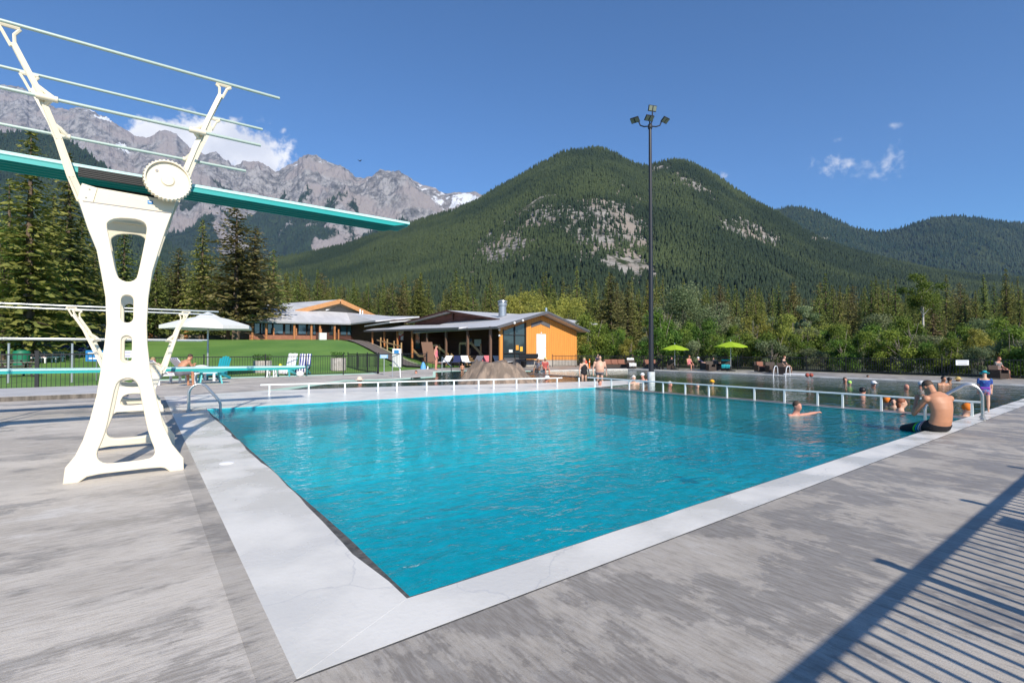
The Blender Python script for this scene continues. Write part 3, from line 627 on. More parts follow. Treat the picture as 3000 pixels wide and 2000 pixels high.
# ---------- conifers with real branches
def conifer_arrays(h, r, seed, whorls, brn, cards, card=.36, droop=.35, bare=.07, ragged=.35, top=.85, lumps=0):
    g = np.random.RandomState(seed); V = []; F = []; T = []
    for w in range(whorls):
        t = bare+(1-bare)*((w+g.rand()*.6)/whorls)**.93; z = h*t
        env = (1-t)**top*(1.0-.35*math.exp(-((t-bare)*9))) + .02
        nb = max(3, int(brn*(.55+.6*(1-t))))
        for b in range(nb):
            a = g.rand()*2*PI; ln = r*env*(1-ragged+ragged*2*g.rand()**1.2)
            if lumps: ln *= .72+.5*abs(math.sin(a*1.5+z*lumps))
            nc = max(2, int(cards*ln/r+1.5)); tone = np.clip(.30+.35*g.randn()*.6, 0, 1)
            for k in range(nc):
                s = (k+.6+.5*g.rand())/nc; rr = ln*s; dz = -droop*ln*s*(.5+.6*s)+.10*ln*s*s*2
                c = np.array([math.cos(a)*rr, math.sin(a)*rr, z+dz+.12*g.randn()*card])
                L_ = card*(.75+.6*g.rand())*(1.15-.4*s)*(.55+.6*(1-t)); wd = L_*(.5+.25*g.rand())
                aa = a+g.randn()*.55; el = -droop*.9+g.randn()*.35; roll = g.randn()*.7
                d = np.array([math.cos(aa)*math.cos(el), math.sin(aa)*math.cos(el), math.sin(el)])
                sd = np.array([-math.sin(aa), math.cos(aa), 0])*math.cos(roll)+np.array([0, 0, 1])*math.sin(roll)
                o = len(V); V += [c-d*L_*.5-sd*wd*.25, c-d*L_*.1-sd*wd*.6, c+d*L_*.75, c-d*L_*.05+sd*wd*.6]
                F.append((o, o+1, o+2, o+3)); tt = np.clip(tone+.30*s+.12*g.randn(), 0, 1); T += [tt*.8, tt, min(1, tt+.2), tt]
    return np.array(V), np.array(F), np.array(T)
def conifer(name, h, r, seed, m, whorls=44, brn=11, cards=6, trunk=True, label=None, group=None, **kw):
    root = thing(name, label, 'tree', (0, 0, 0), 0, group)
    V, F, T = conifer_arrays(h, r, seed, whorls, brn, cards, **kw)
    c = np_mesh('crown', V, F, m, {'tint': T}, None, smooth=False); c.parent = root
    tr = MB().tube([(0, 0, -.3), (.0, .0, h*.3), (.02, .02, h*.7), (0, 0, h*.97)], [h*.016, h*.012, h*.006, .02], 7)
    g = random.Random(seed)
    for i in range(26):
        t = .06+.8*i/26; a = g.random()*6.28; ln = r*(1-t)*.75
        tr.tube([(0, 0, h*t), (math.cos(a)*ln, math.sin(a)*ln, h*t-.25*ln)], [.035*(1-t)+.012, .008], 4)
    tr.build('trunk', M_bark, root, local=True)
    return root
def broadleaf(name, h, r, seed, m, bark, clumps=26, per=150, leaf=.16, base=.35, label=None, group=None, spread=1.0, cat='tree', stems=1, flat=1.0):
    root = thing(name, label, cat, (0, 0, 0), 0, group); g = np.random.RandomState(seed); V = []; F = []; T = []; lim = MB(); rd = random.Random(seed)
    heads = []
    for i in range(clumps):
        t = base+(1-base)*(.05+.92*g.rand()); env = math.sin(min(1, max(.06, (t-base)/(1-base)*.86+.12))*PI)**.6
        a = g.rand()*6.28; rr = r*env*(.25+.8*g.rand())*spread
        c = np.array([math.cos(a)*rr, math.sin(a)*rr, h*t]); cr = r*(.22+.24*g.rand())
        heads.append(c); tone = np.clip(.42+.28*g.randn(), 0, 1)
        n = int(per*2.3*(.6+.8*g.rand())); d = g.randn(n, 3); d /= np.linalg.norm(d, axis=1)[:, None]; q = (g.rand(n)**.45)[:, None]
        P = c+d*q*cr*np.array([1, 1, .8*flat]); P[:, 2] = np.maximum(P[:, 2], .05)
        for p_, dd, qq in zip(P, d, q[:, 0]):
            s = leaf*.62*(.6+.8*g.rand()); e1 = g.randn(3); e1 /= np.linalg.norm(e1); e2 = np.cross(e1, dd+g.randn(3)*.5); e2 /= (np.linalg.norm(e2)+1e-6)
            o = len(V); V += [p_-e1*s, p_-e2*s*.45, p_+e1*s, p_+e2*s*.45]; F.append((o, o+1, o+2, o+3)); tt = np.clip(tone+.18*g.randn()+(qq-.6)*.3, 0, 1); T += [tt]*4
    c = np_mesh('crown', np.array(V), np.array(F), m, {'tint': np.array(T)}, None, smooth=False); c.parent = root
    for s in range(stems):
        ox, oy = (rd.uniform(-.25, .25)*r*(stems > 1), rd.uniform(-.25, .25)*r*(stems > 1)); tw = rd.uniform(-.08, .08)*h
        lim.tube([(ox*.4, oy*.4, -.2), (ox, oy, h*.3), (ox*1.6+tw, oy*1.6, h*.62), (ox*1.9+tw, oy*2+tw, h*.93)], [h*.014/stems**.35, h*.011/stems**.35, h*.007/stems**.35, .012], 7)
    for c_ in heads[:22]:
        z = c_[2]*(rd.uniform(.84, .94) if base > .45 else rd.uniform(.5, .72)); lim.tube([(c_[0]*.08, c_[1]*.08, z), (c_[0]*.55, c_[1]*.55, (z+c_[2])*.53), tuple(c_)], [h*.003+.006, h*.002+.005, .005], 4)
    lim.build('trunk', bark, root, local=True)
    return root
def mid_mass():
    "the deep forest behind the first rows as one mass of branchy conifers"
    protos = [conifer_arrays(1.0, .21, 100+i, 17, 7, 2, card=.085, droop=.4, bare=.05, ragged=.4) for i in range(3)]
    n = 9500; u = -300+3700*rg.rand(n); d = 112+360*rg.rand(n)**1.35
    lat = (u-1500)/FPX*d; X = FW.x*d+RT.x*lat; Y = FW.y*d+RT.y*lat; Z = terr(X, Y)
    hh = (9+10*rg.rand(n))*(1+.0*d); cl = fbm(X/40, Y/40, 3)
    left = u < 1250
    hh = np.where(d < 150, np.minimum(hh, 17), hh)*1.12
    keep = cl > .25; Vs = []; Fs = []; Ts = []; off = 0
    for k, (V, F, T) in enumerate(protos):
        idx = np.where(keep & (np.arange(n) % 3 == k))[0]
        a = rg.rand(len(idx))*6.28; c, s = np.cos(a), np.sin(a); H_ = hh[idx]; W_ = H_*(.8+.5*rg.rand(len(idx)))
        VX = X[idx][:, None]+(V[None, :, 0]*c[:, None]-V[None, :, 1]*s[:, None])*W_[:, None]
        VY = Y[idx][:, None]+(V[None, :, 0]*s[:, None]+V[None, :, 1]*c[:, None])*W_[:, None]
        VZ = Z[idx][:, None]-.3+V[None, :, 2]*H_[:, None]
        Vs.append(np.stack([VX, VY, VZ], -1).reshape(-1, 3)); Fs.append((F[None]+(np.arange(len(idx))*len(V))[:, None, None]).reshape(-1, 4)+off); off += len(idx)*len(V)
        tn = (rg.rand(len(idx))-.5)*.7; Ts.append(np.clip(T[None]*.8+tn[:, None], 0, 1).ravel())
    np_mesh('distant_forest', np.concatenate(Vs), np.concatenate(Fs), M_needle, {'tint': np.concatenate(Ts)}, 'stuff', smooth=False)

# ---------- first rows: every tree on its own
protoS = [conifer('spruce_tree', 16, 2.7, 21, M_needle, 60, 14, 9, card=.34), conifer('spruce_tree', 15, 2.2, 22, M_needle, 56, 14, 8, card=.33, ragged=.5, droop=.5),
          conifer('pine_tree', 15, 2.6, 23, M_needle2, 48, 14, 8, card=.40, ragged=.6, droop=.15, top=.6, bare=.14, lumps=2.1), conifer('spruce_tree', 14, 1.9, 24, M_needle, 52, 13, 7, card=.31, ragged=.45)]
used = [False]*8
def place(protos, k, x, y, h, h0, label, group, wid=1.0, rz=None):
    p = protos[k]; z = float(terr(x, y)); s = h/h0
    rz = random.random()*6.28 if rz is None else rz
    key = id(p)
    if not p.get('used'):
        p['used'] = 1; q = p; q.location = (x, y, z); q.rotation_euler = (0, 0, rz); q.scale = (s*wid, s*wid, s); q['label'] = label
        if group: q['group'] = group
        return q
    q = dup(p, (x, y, z), rz, label, group, (s*wid, s*wid, s)); 
    if 'used' in q: del q['used']
    if not group and 'group' in q: del q['group']
    return q
H0 = [16, 15, 15, 14]
random.seed(5)
def tree_uv(k, u, vtop, d, label, wid=1.0, group=None, protos=None, h0=None):
    p = ud(u, d); z = float(terr(p.x, p.y)); h = CAM_H+(VH-vtop)/FPX*d-z
    return place(protos or protoS, k, p.x, p.y, h, (h0 or H0)[k], label, group, wid)
# left group of tall conifers
tree_uv(0, 82, 372, 36, 'tallest dark conifer at the left edge, rising behind the teal high diving board', 1.45)
tree_uv(1, 196, 440, 43, 'tall conifer just left of the high diving stand, its top behind the handrails', 1.4)
tree_uv(3, 20, 520, 48, 'narrow dark conifer at the far left edge behind the tallest one', 1.5)
tree_uv(0, 360, 640, 52, 'conifer seen through the large upper opening of the high diving stand', 1.3)
tree_uv(1, 455, 700, 60, 'conifer just right of the high diving stand', 1.2)
tree_uv(0, 590, 640, 62, 'pointed conifer left of the ragged pair above the white umbrella', 1.4)
tree_uv(2, 690, 600, 60, 'big ragged greyish pine above the white umbrella, beside the lodge roof', 1.75)
tree_uv(2, 745, 665, 64, 'ragged pine leaning out over the left end of the lodge roof', 1.6)
tree_uv(3, 275, 700, 58, 'slim conifer between the left tree group and the high diving stand', 1.4)
tree_uv(1, 130, 600, 55, 'shaded conifer filling in behind the left tree group', 1.5)
tree_uv(1, 150, 560, 46, 'yellowish conifer between the two tallest ones at the left', 1.5)
tree_uv(0, 235, 640, 50, 'broad conifer directly behind the left leg of the high diving stand', 1.5)
tree_uv(3, 320, 720, 60, 'low conifer behind the middle of the high diving stand', 1.6)
tree_uv(0, 415, 745, 64, 'bushy conifer behind the low diving board rail', 1.7)
tree_uv(2, 520, 725, 66, 'olive conifer left of the white umbrella top', 1.5)
tree_uv(0, 800, 730, 72, 'conifer right of the ragged pines, above the lodge roof', 1.3)
G1 = 'conifers behind the lodge'
for i in range(34):
    u = 480+i*27+random.uniform(-12, 12); d = random.uniform(90, 125); v = random.uniform(775, 850)
    if 980 < u < 1100: v = max(v, 835)
    tree_uv(random.choice((0, 1, 3, 0, 2)), u, v, d, 'green conifer in the close row behind the brown lodge roofs', random.uniform(.95, 1.35), G1)
G2 = 'conifers of the belt behind the pool fence'
special = [(1690, 776, 84, 0, 'dark narrow conifer standing above the yellow bushes behind the orange pavilion', .9), (1650, 812, 90, 3, 'conifer left of the narrow dark one behind the pavilion', 1.2), (1790, 800, 80, 2, 'broad bronze conifer just left of the light mast', 1.35), (1840, 820, 86, 2, 'conifer half hidden behind the light mast', 1.2),
           (2950, 786, 62, 0, 'tallest dark conifer at the right edge of the forest', 1.05), (2990, 850, 60, 1, 'dark conifer cut by the right edge of the picture', 1.2), (2860, 850, 70, 1, 'conifer to the left of the tallest right hand one', 1.2), (2655, 850, 66, 1, 'very dark narrow spruce left of the tall aspen', .85)]
for u, v, d, k, lab, w in special: tree_uv(k, u, v, d, lab, w)
for i in range(120):
    u = 1380+(i*1.618*61) % 1720+random.uniform(-10, 10); d = random.uniform(66, 118) if u > 1900 else random.uniform(84, 120)
    v = random.uniform(825, 905) if u < 2400 else random.uniform(795, 885)
    if u < 1950: v = random.uniform(790, 880)
    tree_uv(random.choice((0, 1, 3, 3, 2)), u, v, d, 'conifer in the dense green belt behind the pool fence', random.uniform(.8, 1.2), G2)
br = [conifer('spruce_tree', 9, 1.5, 31, M_needlebr, 34, 12, 6, card=.3, ragged=.5)]
tree_uv(0, 2310, 900, 62, 'dry brown conifer among the green belt, left of the pale aspen', 1.2, None, br, [9])
tree_uv(0, 2735, 880, 60, 'dry brown conifer right of the tall aspen trunk', 1.3, None, br, [9])
tree_uv(0, 2070, 905, 70, 'dry brown conifer behind the right lime umbrella', 1.0, None, br, [9])
bz = [conifer('spruce_tree', 8, 1.7, 32, M_needle2, 36, 12, 6, card=.26)]
tree_uv(0, 2770, 930, 46, 'small bronze green conifer just behind the fence near the white sign', 1.0, None, bz, [8])
# broad-leaved trees and bushes
def leafy(name, u, vtop, d, r, seed, m, bark, label, vbase=None, cat='tree', **kw):
    p = ud(u, d); z = float(terr(p.x, p.y)); h = CAM_H+(VH-vtop)/FPX*d-z
    t = broadleaf(name, h, r, seed, m, bark, label=label, cat=cat, **kw); t.location = (p.x, p.y, z); t.rotation_euler = (0, 0, seed); return t
leafy('aspen_tree', 2705, 800, 52, 2.2, 41, M_leafg, M_barkw, 'tall aspen with a long bare white trunk and light green top', base=.52, clumps=26, per=80, leaf=.16, spread=.85)
leafy('aspen_tree', 2362, 900, 50, 1.35, 42, M_leafp, M_barkw, 'slim pale green aspen in front of the conifer belt', base=.3, clumps=22, per=110, leaf=.15)
leafy('willow_tree', 2000, 852, 50, 3.3, 43, M_leafp, M_barkg, 'large silvery willow behind the left lime umbrella', base=.28, clumps=46, per=150, leaf=.15, stems=4)
leafy('willow_tree', 2090, 885, 52, 2.8, 44, M_leafp, M_barkg, 'silvery willow right of the largest one, behind the right lime umbrella', base=.2, clumps=36, per=130, leaf=.15, stems=3)
leafy('willow_tree', 1930, 905, 48, 1.6, 45, M_leafp, M_barkg, 'bare stemmed willow just right of the light mast', base=.35, clumps=16, per=70, leaf=.13, stems=6)
leafy('leafy_tree', 1530, 868, 58, 3.8, 46, M_leafy, M_barkg, 'yellow green tree rising behind the orange pavilion roof', base=.3, clumps=36, per=160, leaf=.17, stems=3)
leafy('leafy_tree', 1655, 878, 56, 3.2, 47, M_leafy, M_barkg, 'yellow green tree right of the pavilion roof ridge', base=.2, clumps=36, per=150, leaf=.16, stems=3)
leafy('leafy_tree', 1740, 950, 46, 2.3, 48, M_leafg, M_barkg, 'fresh green bushy tree beside the pavilion wall', base=.05, clumps=34, per=150, leaf=.13, stems=3)
leafy('leafy_tree', 2450, 955, 48, 1.9, 49, M_leafy, M_barkg, 'round yellow green tree in the middle of the belt', base=.1, clumps=22, per=130, leaf=.13)
leafy('leafy_tree', 2560, 925, 46, 1.9, 50, M_leafp, M_barkw, 'pale flowering tree with white blossom left of the tall aspen', base=.05, clumps=32, per=110, leaf=.13, stems=2)
leafy('leafy_tree', 95, 700, 40, 3.0, 51, M_leafg, M_bark, 'bright green leafy tree at the left below the diving board', base=.1, clumps=30, per=120, leaf=.17)
leafy('leafy_tree', 10, 640, 38, 2.4, 52, M_leafg, M_bark, 'bright green leafy tree cut by the left edge', base=.1, clumps=26, per=110, leaf=.17)
M_bloss = leaf_mat('white blossom and leaves', (.14, .20, .08), (.62, .62, .52), .3)
leafy('flowering_bush', 2505, 1035, 42, 1.6, 71, M_bloss, M_barkg, 'white blossoming bush behind the fence, left of the pale flowering tree', base=.05, clumps=16, per=90, leaf=.12, cat='bush', stems=3)
leafy('flowering_bush', 2635, 1040, 40, 1.5, 72, M_bloss, M_barkg, 'white blossoming bush behind the fence, right of the pale flowering tree', base=.05, clumps=16, per=90, leaf=.12, cat='bush', stems=3)
shr = [('fresh green', M_leafg), ('yellow green', M_leafy), ('silvery', M_leafp)]
protoB = [broadleaf('bush', 3.0, 1.6, 60+i, m_, M_barkg, clumps=20, per=120, leaf=.12, base=.02, cat='bush', stems=3) for i, (_, m_) in enumerate(shr)]
random.seed(9)
for i in range(42):
    u = 1690+i*33+random.uniform(-12, 12); k = random.choice((0, 0, 1, 2)); p = ud(u, random.uniform(40.5, 48)+(3 if u < 1800 else 0))
    b_ = place(protoB, k, p.x, p.y, random.uniform(2.2, 4.6), 3.0, ('fresh green bush', 'yellow green bush', 'pale silvery bush')[k]+' in the low hedge of bushes just behind the pool fence', 'bushes just behind the pool fence, '+('green ones', 'yellow ones', 'silvery ones')[k], random.uniform(.7, 1.0))
for i in range(38):
    p = Vector((random.uniform(35.0, 37.5), -4+i*.72, 0)); place(protoB, random.choice((0, 0, 2)), p.x, p.y, random.uniform(1.2, 2.6), 3.0, 'low bush pressed against the outer side of the long right hand fence', 'bushes against the right fence', 1.1)
for o in bpy.data.objects:
    if 'used' in o: del o['used']
def mid_forest():
    "the forest behind the first rows: one object, the same crowns set out by geometry nodes"
    n = 7200; u = -300+3700*rg.rand(n); d = 112+400*rg.rand(n)**1.25
    lat = (u-1500)/FPX*d; X = FW.x*d+RT.x*lat; Y = FW.y*d+RT.y*lat; Z = terr(X, Y)-.3
    keep = fbm(X/40, Y/40, 3) > .27; X, Y, Z = X[keep], Y[keep], Z[keep]; n = len(X)
    me = bpy.data.meshes.new('distant_forest'); me.vertices.add(n); me.vertices.foreach_set('co', np.stack([X, Y, Z], -1).astype(np.float32).ravel())
    hh = (.62+.55*rg.rand(n)); wd = hh*(.8+.5*rg.rand(n))
    for nm, arr in (('kind_id', rg.randint(0, 4, n)),): a = me.attributes.new(nm, 'INT', 'POINT'); a.data.foreach_set('value', arr.astype(np.int32))
    a = me.attributes.new('sc', 'FLOAT_VECTOR', 'POINT'); a.data.foreach_set('vector', np.stack([wd, wd, hh], -1).astype(np.float32).ravel())
    a = me.attributes.new('ro', 'FLOAT_VECTOR', 'POINT'); a.data.foreach_set('vector', np.stack([hh*0, hh*0, rg.rand(n)*6.28], -1).astype(np.float32).ravel())
    me.update(); o = bpy.data.objects.new('distant_forest', me); C.objects.link(o); o['kind'] = 'stuff'
    g = bpy.data.node_groups.new('distant_forest', 'GeometryNodeTree'); g.interface.new_socket('Geometry', in_out='INPUT', socket_type='NodeSocketGeometry'); g.interface.new_socket('Geometry', in_out='OUTPUT', socket_type='NodeSocketGeometry')
    gi = g.nodes.new('NodeGroupInput'); go = g.nodes.new('NodeGroupOutput'); jn = g.nodes.new('GeometryNodeJoinGeometry')
    def attr(nm, ty): q = g.nodes.new('GeometryNodeInputNamedAttribute'); q.data_type = ty; q.inputs[0].default_value = nm; return q.outputs[0]
    k_ = attr('kind_id', 'INT'); s_ = attr('sc', 'FLOAT_VECTOR'); r_ = attr('ro', 'FLOAT_VECTOR')
    for i, p in enumerate(protoS):
        crown = [c for c in bpy.data.objects if c.parent == p and c.name.startswith('crown')][0]
        ob = g.nodes.new('GeometryNodeObjectInfo'); ob.inputs['Object'].default_value = crown; ob.inputs['As Instance'].default_value = True; ob.transform_space = 'ORIGINAL'
        cm = g.nodes.new('FunctionNodeCompare'); cm.data_type = 'INT'; cm.operation = 'EQUAL'; ins = [x for x in cm.inputs if x.enabled and x.type == 'INT']; g.links.new(k_, ins[0]); ins[1].default_value = i
        ip = g.nodes.new('GeometryNodeInstanceOnPoints'); g.links.new(gi.outputs[0], ip.inputs['Points']); g.links.new(cm.outputs[0], ip.inputs['Selection']); g.links.new(ob.outputs['Geometry'], ip.inputs['Instance']); g.links.new(r_, ip.inputs['Rotation']); g.links.new(s_, ip.inputs['Scale'])
        g.links.new(ip.outputs[0], jn.inputs[0])
    g.links.new(jn.outputs[0], go.inputs[0]); md = o.modifiers.new('forest', 'NODES'); md.node_group = g
mid_forest()
# ================================================================ STRUCTURES AND OBJECTS
M_cream = mat('cream enamelled aluminium', (.80, .72, .56), .38, spec=.5, var=.03, vscale=3)
M_creamw = mat('cream rail post paint', (.78, .69, .52), .4)
M_mint = mat('mint board grit top', (.55, .80, .78), .7, var=.06, vscale=20, bump=.3, bscale=200)
M_teal = mat('teal board underside', (.02, .38, .36), .4)
M_tealr = mat('pale mint rail coat', (.42, .52, .47), .35)
M_alu = mat('brushed aluminium rail', (.66, .68, .66), .28, metal=.75)
M_steel = mat('brushed steel tube', (.60, .59, .57), .34, metal=.9)
M_dark = mat('dark rubber', (.02, .02, .02), .6)
M_white = mat('white painted metal', (.80, .80, .79), .4)
M_black = mat('black powder coat', (.012, .012, .014), .45)
M_bolt = mat('grey bolt', (.22, .21, .2), .4, metal=.8)
M_blue = mat('blue sign paint', (.03, .22, .52), .5)
M_signw = mat('white sign print', (.78, .80, .82), .5)
M_darkmetal = mat('dark bronze mast paint', (.022, .022, .028), .4)

OUT = [(-0.579, 3.085), (-0.496, 2.782), (-0.413, 2.537), (-0.364, 2.242), (-0.325, 1.993), (-0.311, 1.677), (-0.324, 1.454), (-0.35, 1.169), (-0.381, 0.891), (-0.433, 0.62), (-0.485, 0.418), (-0.545, 0.262), (-0.62, 0.152), (-0.632, 0.005), (-0.531, -0.0), (-0.461, 0.052), (-0.349, 0.066), (-0.182, 0.066), (0.079, 0.066), (0.188, 0.060), (0.234, 0.045), (0.28, 0.0), (0.394, 0.0), (0.39, 0.123), (0.28, 0.292), (0.195, 0.522), (0.157, 0.704), (0.109, 0.931), (0.07, 1.159), (0.04, 1.456), (0.033, 1.687), (0.045, 2.016), (0.08, 2.33), (0.146, 2.606), (0.213, 2.877), (0.27, 3.085)]
HA = [(-0.358, 2.851), (-0.328, 2.689), (-0.289, 2.435), (-0.259, 2.275), (-0.223, 2.196), (-0.132, 2.164), (-0.05, 2.211), (-0.029, 2.296), (0.012, 2.565), (0.044, 2.79), (0.047, 2.901), (-0.001, 2.955), (-0.096, 2.97), (-0.261, 2.95), (-0.332, 2.902)]
HD = [(-0.206, 1.056), (-0.244, 0.992), (-0.278, 0.778), (-0.316, 0.526), (-0.355, 0.383), (-0.394, 0.284), (-0.381, 0.201), (-0.321, 0.147), (-0.217, 0.138), (0.078, 0.141), (0.132, 0.177), (0.15, 0.241), (0.094, 0.4), (0.057, 0.579), (0.019, 0.802), (-0.01, 0.981), (-0.056, 1.061), (-0.127, 1.086)]
def slot(cx, z0, z1, hw):
    return [(cx+hw*math.cos(a), z1-hw+hw*math.sin(a)) for a in np.linspace(0, PI, 9)]+[(cx+hw*math.cos(a), z0+hw+hw*math.sin(a)) for a in np.linspace(PI, 2*PI, 9)]
HB = slot(-.14, 1.69, 2.04, .07); HC = slot(-.14, 1.225, 1.565, .062)
def diving_stand(name, label, yc, tall):
    root = thing(name, label, 'diving board', (0, yc, 0))
    zt = 3.085 if tall else .86
    tan = .171; half = .98 if tall else .95
    for sgn in (-1, 1):
        # tilted plane: local x = X, local y = along the leaning frame
        k = math.sqrt(1+tan*tan); Mf = Matrix(((1, 0, 0, 0), (0, -sgn*tan/k, sgn/k*1.0, yc+sgn*half), (0, 1/k, tan/k, 0), (0, 0, 0, 1)))
        if tall:
            outer = [(x, z*k) for x, z in OUT]; holes = [[(x, z*k) for x, z in smoothpoly(h_, 1)] for h_ in (HA, HD)]+[[(x, z*k) for x, z in h_] for h_ in (HB, HC)]
        else:
            outer = [(x-.0, z*k) for x, z in [(-.60, .86), (-.55, .70), (-.47, .5), (-.50, .3), (-.60, .13), (-.62, 0), (-.5, 0), (-.43, .06), (.2, .06), (.28, 0), (.40, 0), (.38, .13), (.27, .3), (.24, .5), (.31, .70), (.36, .86)]]
            holes = [[(x, z*k) for x, z in smoothpoly([(-.30, .44), (-.38, .28), (-.36, .17), (.10, .17), (.14, .28), (.06, .44)], 2)], [(x, z*k) for x, z in smoothpoly([(-.42, .74), (-.34, .56), (.12, .56), (.18, .74)], 2)]]
        curve_prism('side_frame', outer, holes, .075, .014, M_cream, root, Mf, 2)
        # beam carrying the board at this side
        yb = yc+sgn*(half-tan*zt-.03)
        b = MB(); zb = zt
        pts = [(-.60, zb-.01), (.29, zb-.01), (.33, zb+.17), (-.58, zb+.20)] if tall else [(-.60, zb-.01), (.36, zb-.01), (.38, zb+.08), (-.60, zb+.08)]
        b.add([(x, yb-.05, z) for x, z in pts]+[(x, yb+.05, z) for x, z in pts], [(0, 1, 2, 3), (7, 6, 5, 4), (0, 4, 5, 1), (1, 5, 6, 2), (2, 6, 7, 3), (3, 7, 4, 0)])
        bm_ = b.build('side_beam', M_creamw, root, bevel=.01)
        if tall:
            for bx, bz in ((-.50, 3.24), (-.53, 3.14)): MB().lathe((bx, yb+sgn*.05, bz), [(.011, 0), (.011, .012)], 8, (0, sgn, 0)).build('bolt', M_bolt, bm_)
            pl = MB(); pl.box((-.52, yb+sgn*.056, 3.19), (.14, .012, .20), rot=Matrix.Rotation(R(12), 3, 'Y')); pl.build('post_bracket', M_cream, root, bevel=.004)
            if sgn < 0:
                MB().bar((-.56, yb-.062, 3.094), (.27, yb-.062, 3.094), .02, .014).build('seam', M_bolt, bm_)
                st = MB(); st.box((.065, yb-.0525, 3.195), (.055, .003, .045)); s_ = st.build('sticker', M_blue, bm_)
                MB().box((.065, yb-.0545, 3.2), (.03, .001, .012)).build('sticker_print', M_signw, bm_)
                g_ = MB()
                for i, w_ in enumerate((.012, .03, .02, .026, .018, .03, .014)): g_.box((-.14+i*.024, yb-.052, 3.225-.0035*i+(.008 if i == 0 else 0)), (.014, .002, .008+(.02 if i == 0 else 0)))
                g_.build('faded_logo', mat('faded blue print', (.48, .58, .70), .6), bm_)
        else:
            pass
        # leaning rail posts and their rails
        ys = yc+sgn*.6; z1 = 4.853 if tall else 2.31; z2 = 4.15 if tall else 1.62
        if tall: PL = [(-.565, 3.10), (-.66, 3.36), (-.77, 3.75), (-.93, 4.22), (-1.13, 4.66)]; PR = [(.28, 3.26), (.41, 3.60), (.53, 3.98), (.66, 4.36), (.79, 4.70)]
        else: PL = [(-.58, .86), (-.66, 1.0), (-.80, 1.35), (-.99, 1.82), (-1.17, 2.14)]; PR = [(.36, .86), (.43, 1.0), (.54, 1.38), (.68, 1.86), (.80, 2.14)]
        for P_, dirx in ((PL, -1), (PR, 1)):
            m_ = MB(); n = len(P_); yy = [yb+(ys-sgn*.02-yb)*(i/(n-1)) for i in range(n)]
            wds = [.10, .085, .075, .065, .055]
            for i in range(n-1):
                m_.bar((P_[i][0], yy[i], P_[i][1]), (P_[i+1][0], yy[i+1], P_[i+1][1]), .05, .05)
            # I-shaped web: wide thin plate with raised centre rib
            pl = []; 
            for (x, z), w_ in zip(P_, wds): pl.append((x-w_/2, z))
            pl2 = [(x+w_/2, z) for (x, z), w_ in zip(P_, wds)]
            for i in range(n-1):
                q = [Vector((pl[i][0], yy[i], pl[i][1])), Vector((pl2[i][0], yy[i], pl2[i][1])), Vector((pl2[i+1][0], yy[i+1], pl2[i+1][1])), Vector((pl[i+1][0], yy[i+1], pl[i+1][1]))]
                o3 = Vector((0, .011, 0)); m_.add([v-o3 for v in q]+[v+o3 for v in q], [(0, 1, 2, 3), (7, 6, 5, 4), (0, 4, 5, 1), (2, 6, 7, 3), (1, 5, 6, 2), (3, 7, 4, 0)])
            # forked head holding the top rail
            tx, tz = P_[-1]; wy = ys
            hw = .085; dx = .03*dirx
            f1 = [(tx-.015, tz-.04), (tx+dx-hw*.55, tz+.09), (tx+dx-hw, z1-.03)]; f2 = [(tx+.015, tz-.04), (tx+dx+hw*.45, tz+.09), (tx+dx+hw, z1-.03)]
            for f_ in (f1, f2): m_.tube([(x, wy-sgn*.015, z) for x, z in f_], .017, 6)
            m_.tube([(tx+dx-hw, wy-sgn*.015, z1-.022), (tx+dx+hw, wy-sgn*.015, z1-.022)], .021, 6)
            # bracket arm of the middle rail
            px_ = lambda z: float(np.interp(z, [q[1] for q in P_], [q[0] for q in P_])); py_ = lambda z: float(np.interp(z, [q[1] for q in P_], yy)); bx = px_(z2)
            m_.tube([(px_(z2+.16), py_(z2+.16), z2+.16), (bx-.04*dirx, py_(z2+.07), z2+.07), (bx-.10*dirx, ys, z2)], [.012, .026, .036], 8); m_.tube([(px_(z2-.2), py_(z2-.2), z2-.2), (bx-.03*dirx, py_(z2), z2-.06), (bx-.08*dirx, ys, z2)], [.012, .022, .034], 8)
            m_.tube([(bx-.14*dirx, ys, z2), (bx+.04*dirx, ys, z2)], .034, 10)
            m_.build('rail_post', M_cream, root, smooth=True)
        xe = 1.49; xs_ = -3.6
        MB().tube([(xs_, ys, z1+.005), (xe, ys, z1+.005)], .0195, 10).build('handrail', M_tealr if tall else M_alu, root, smooth=True)
        MB().tube([(xs_, ys, z2), (xe-.23, ys, z2)], .0195, 10).build('handrail', M_tealr if tall else M_alu, root, smooth=True)
        if not tall: pass
    # board: thin top skin, edge profiles and ribbed underside
    zb = (3.555, 3.62) if tall else (.955, 1.015); X0, X1 = -3.5, 3.6; w = .255
    def zz(x): return zb[1]+(zb[0]-zb[1])*(x-X0)/(X1-X0)
    def slabx(y0, y1, a, b, m, nm, par, x0=X0, x1=X1, c0=None):
        return MB().add([(x0, y0, zz(x0)+a), (x1, y0, zz(x1)+a), (x1, y1, zz(x1)+a), (x0, y1, zz(x0)+a), (x0, y0, zz(x0)+b), (x1, y0, zz(x1)+b), (x1, y1, zz(x1)+b), (x0, y1, zz(x0)+b)],
            [(0, 1, 2, 3), (7, 6, 5, 4), (0, 4, 5, 1), (1, 5, 6, 2), (2, 6, 7, 3), (3, 7, 4, 0)]).build(nm, m, par)
    bd = slabx(yc-w, yc+w, -.012, -.047, M_mint, 'board', root)
    MB().add([], []) 
    ribs = MB()
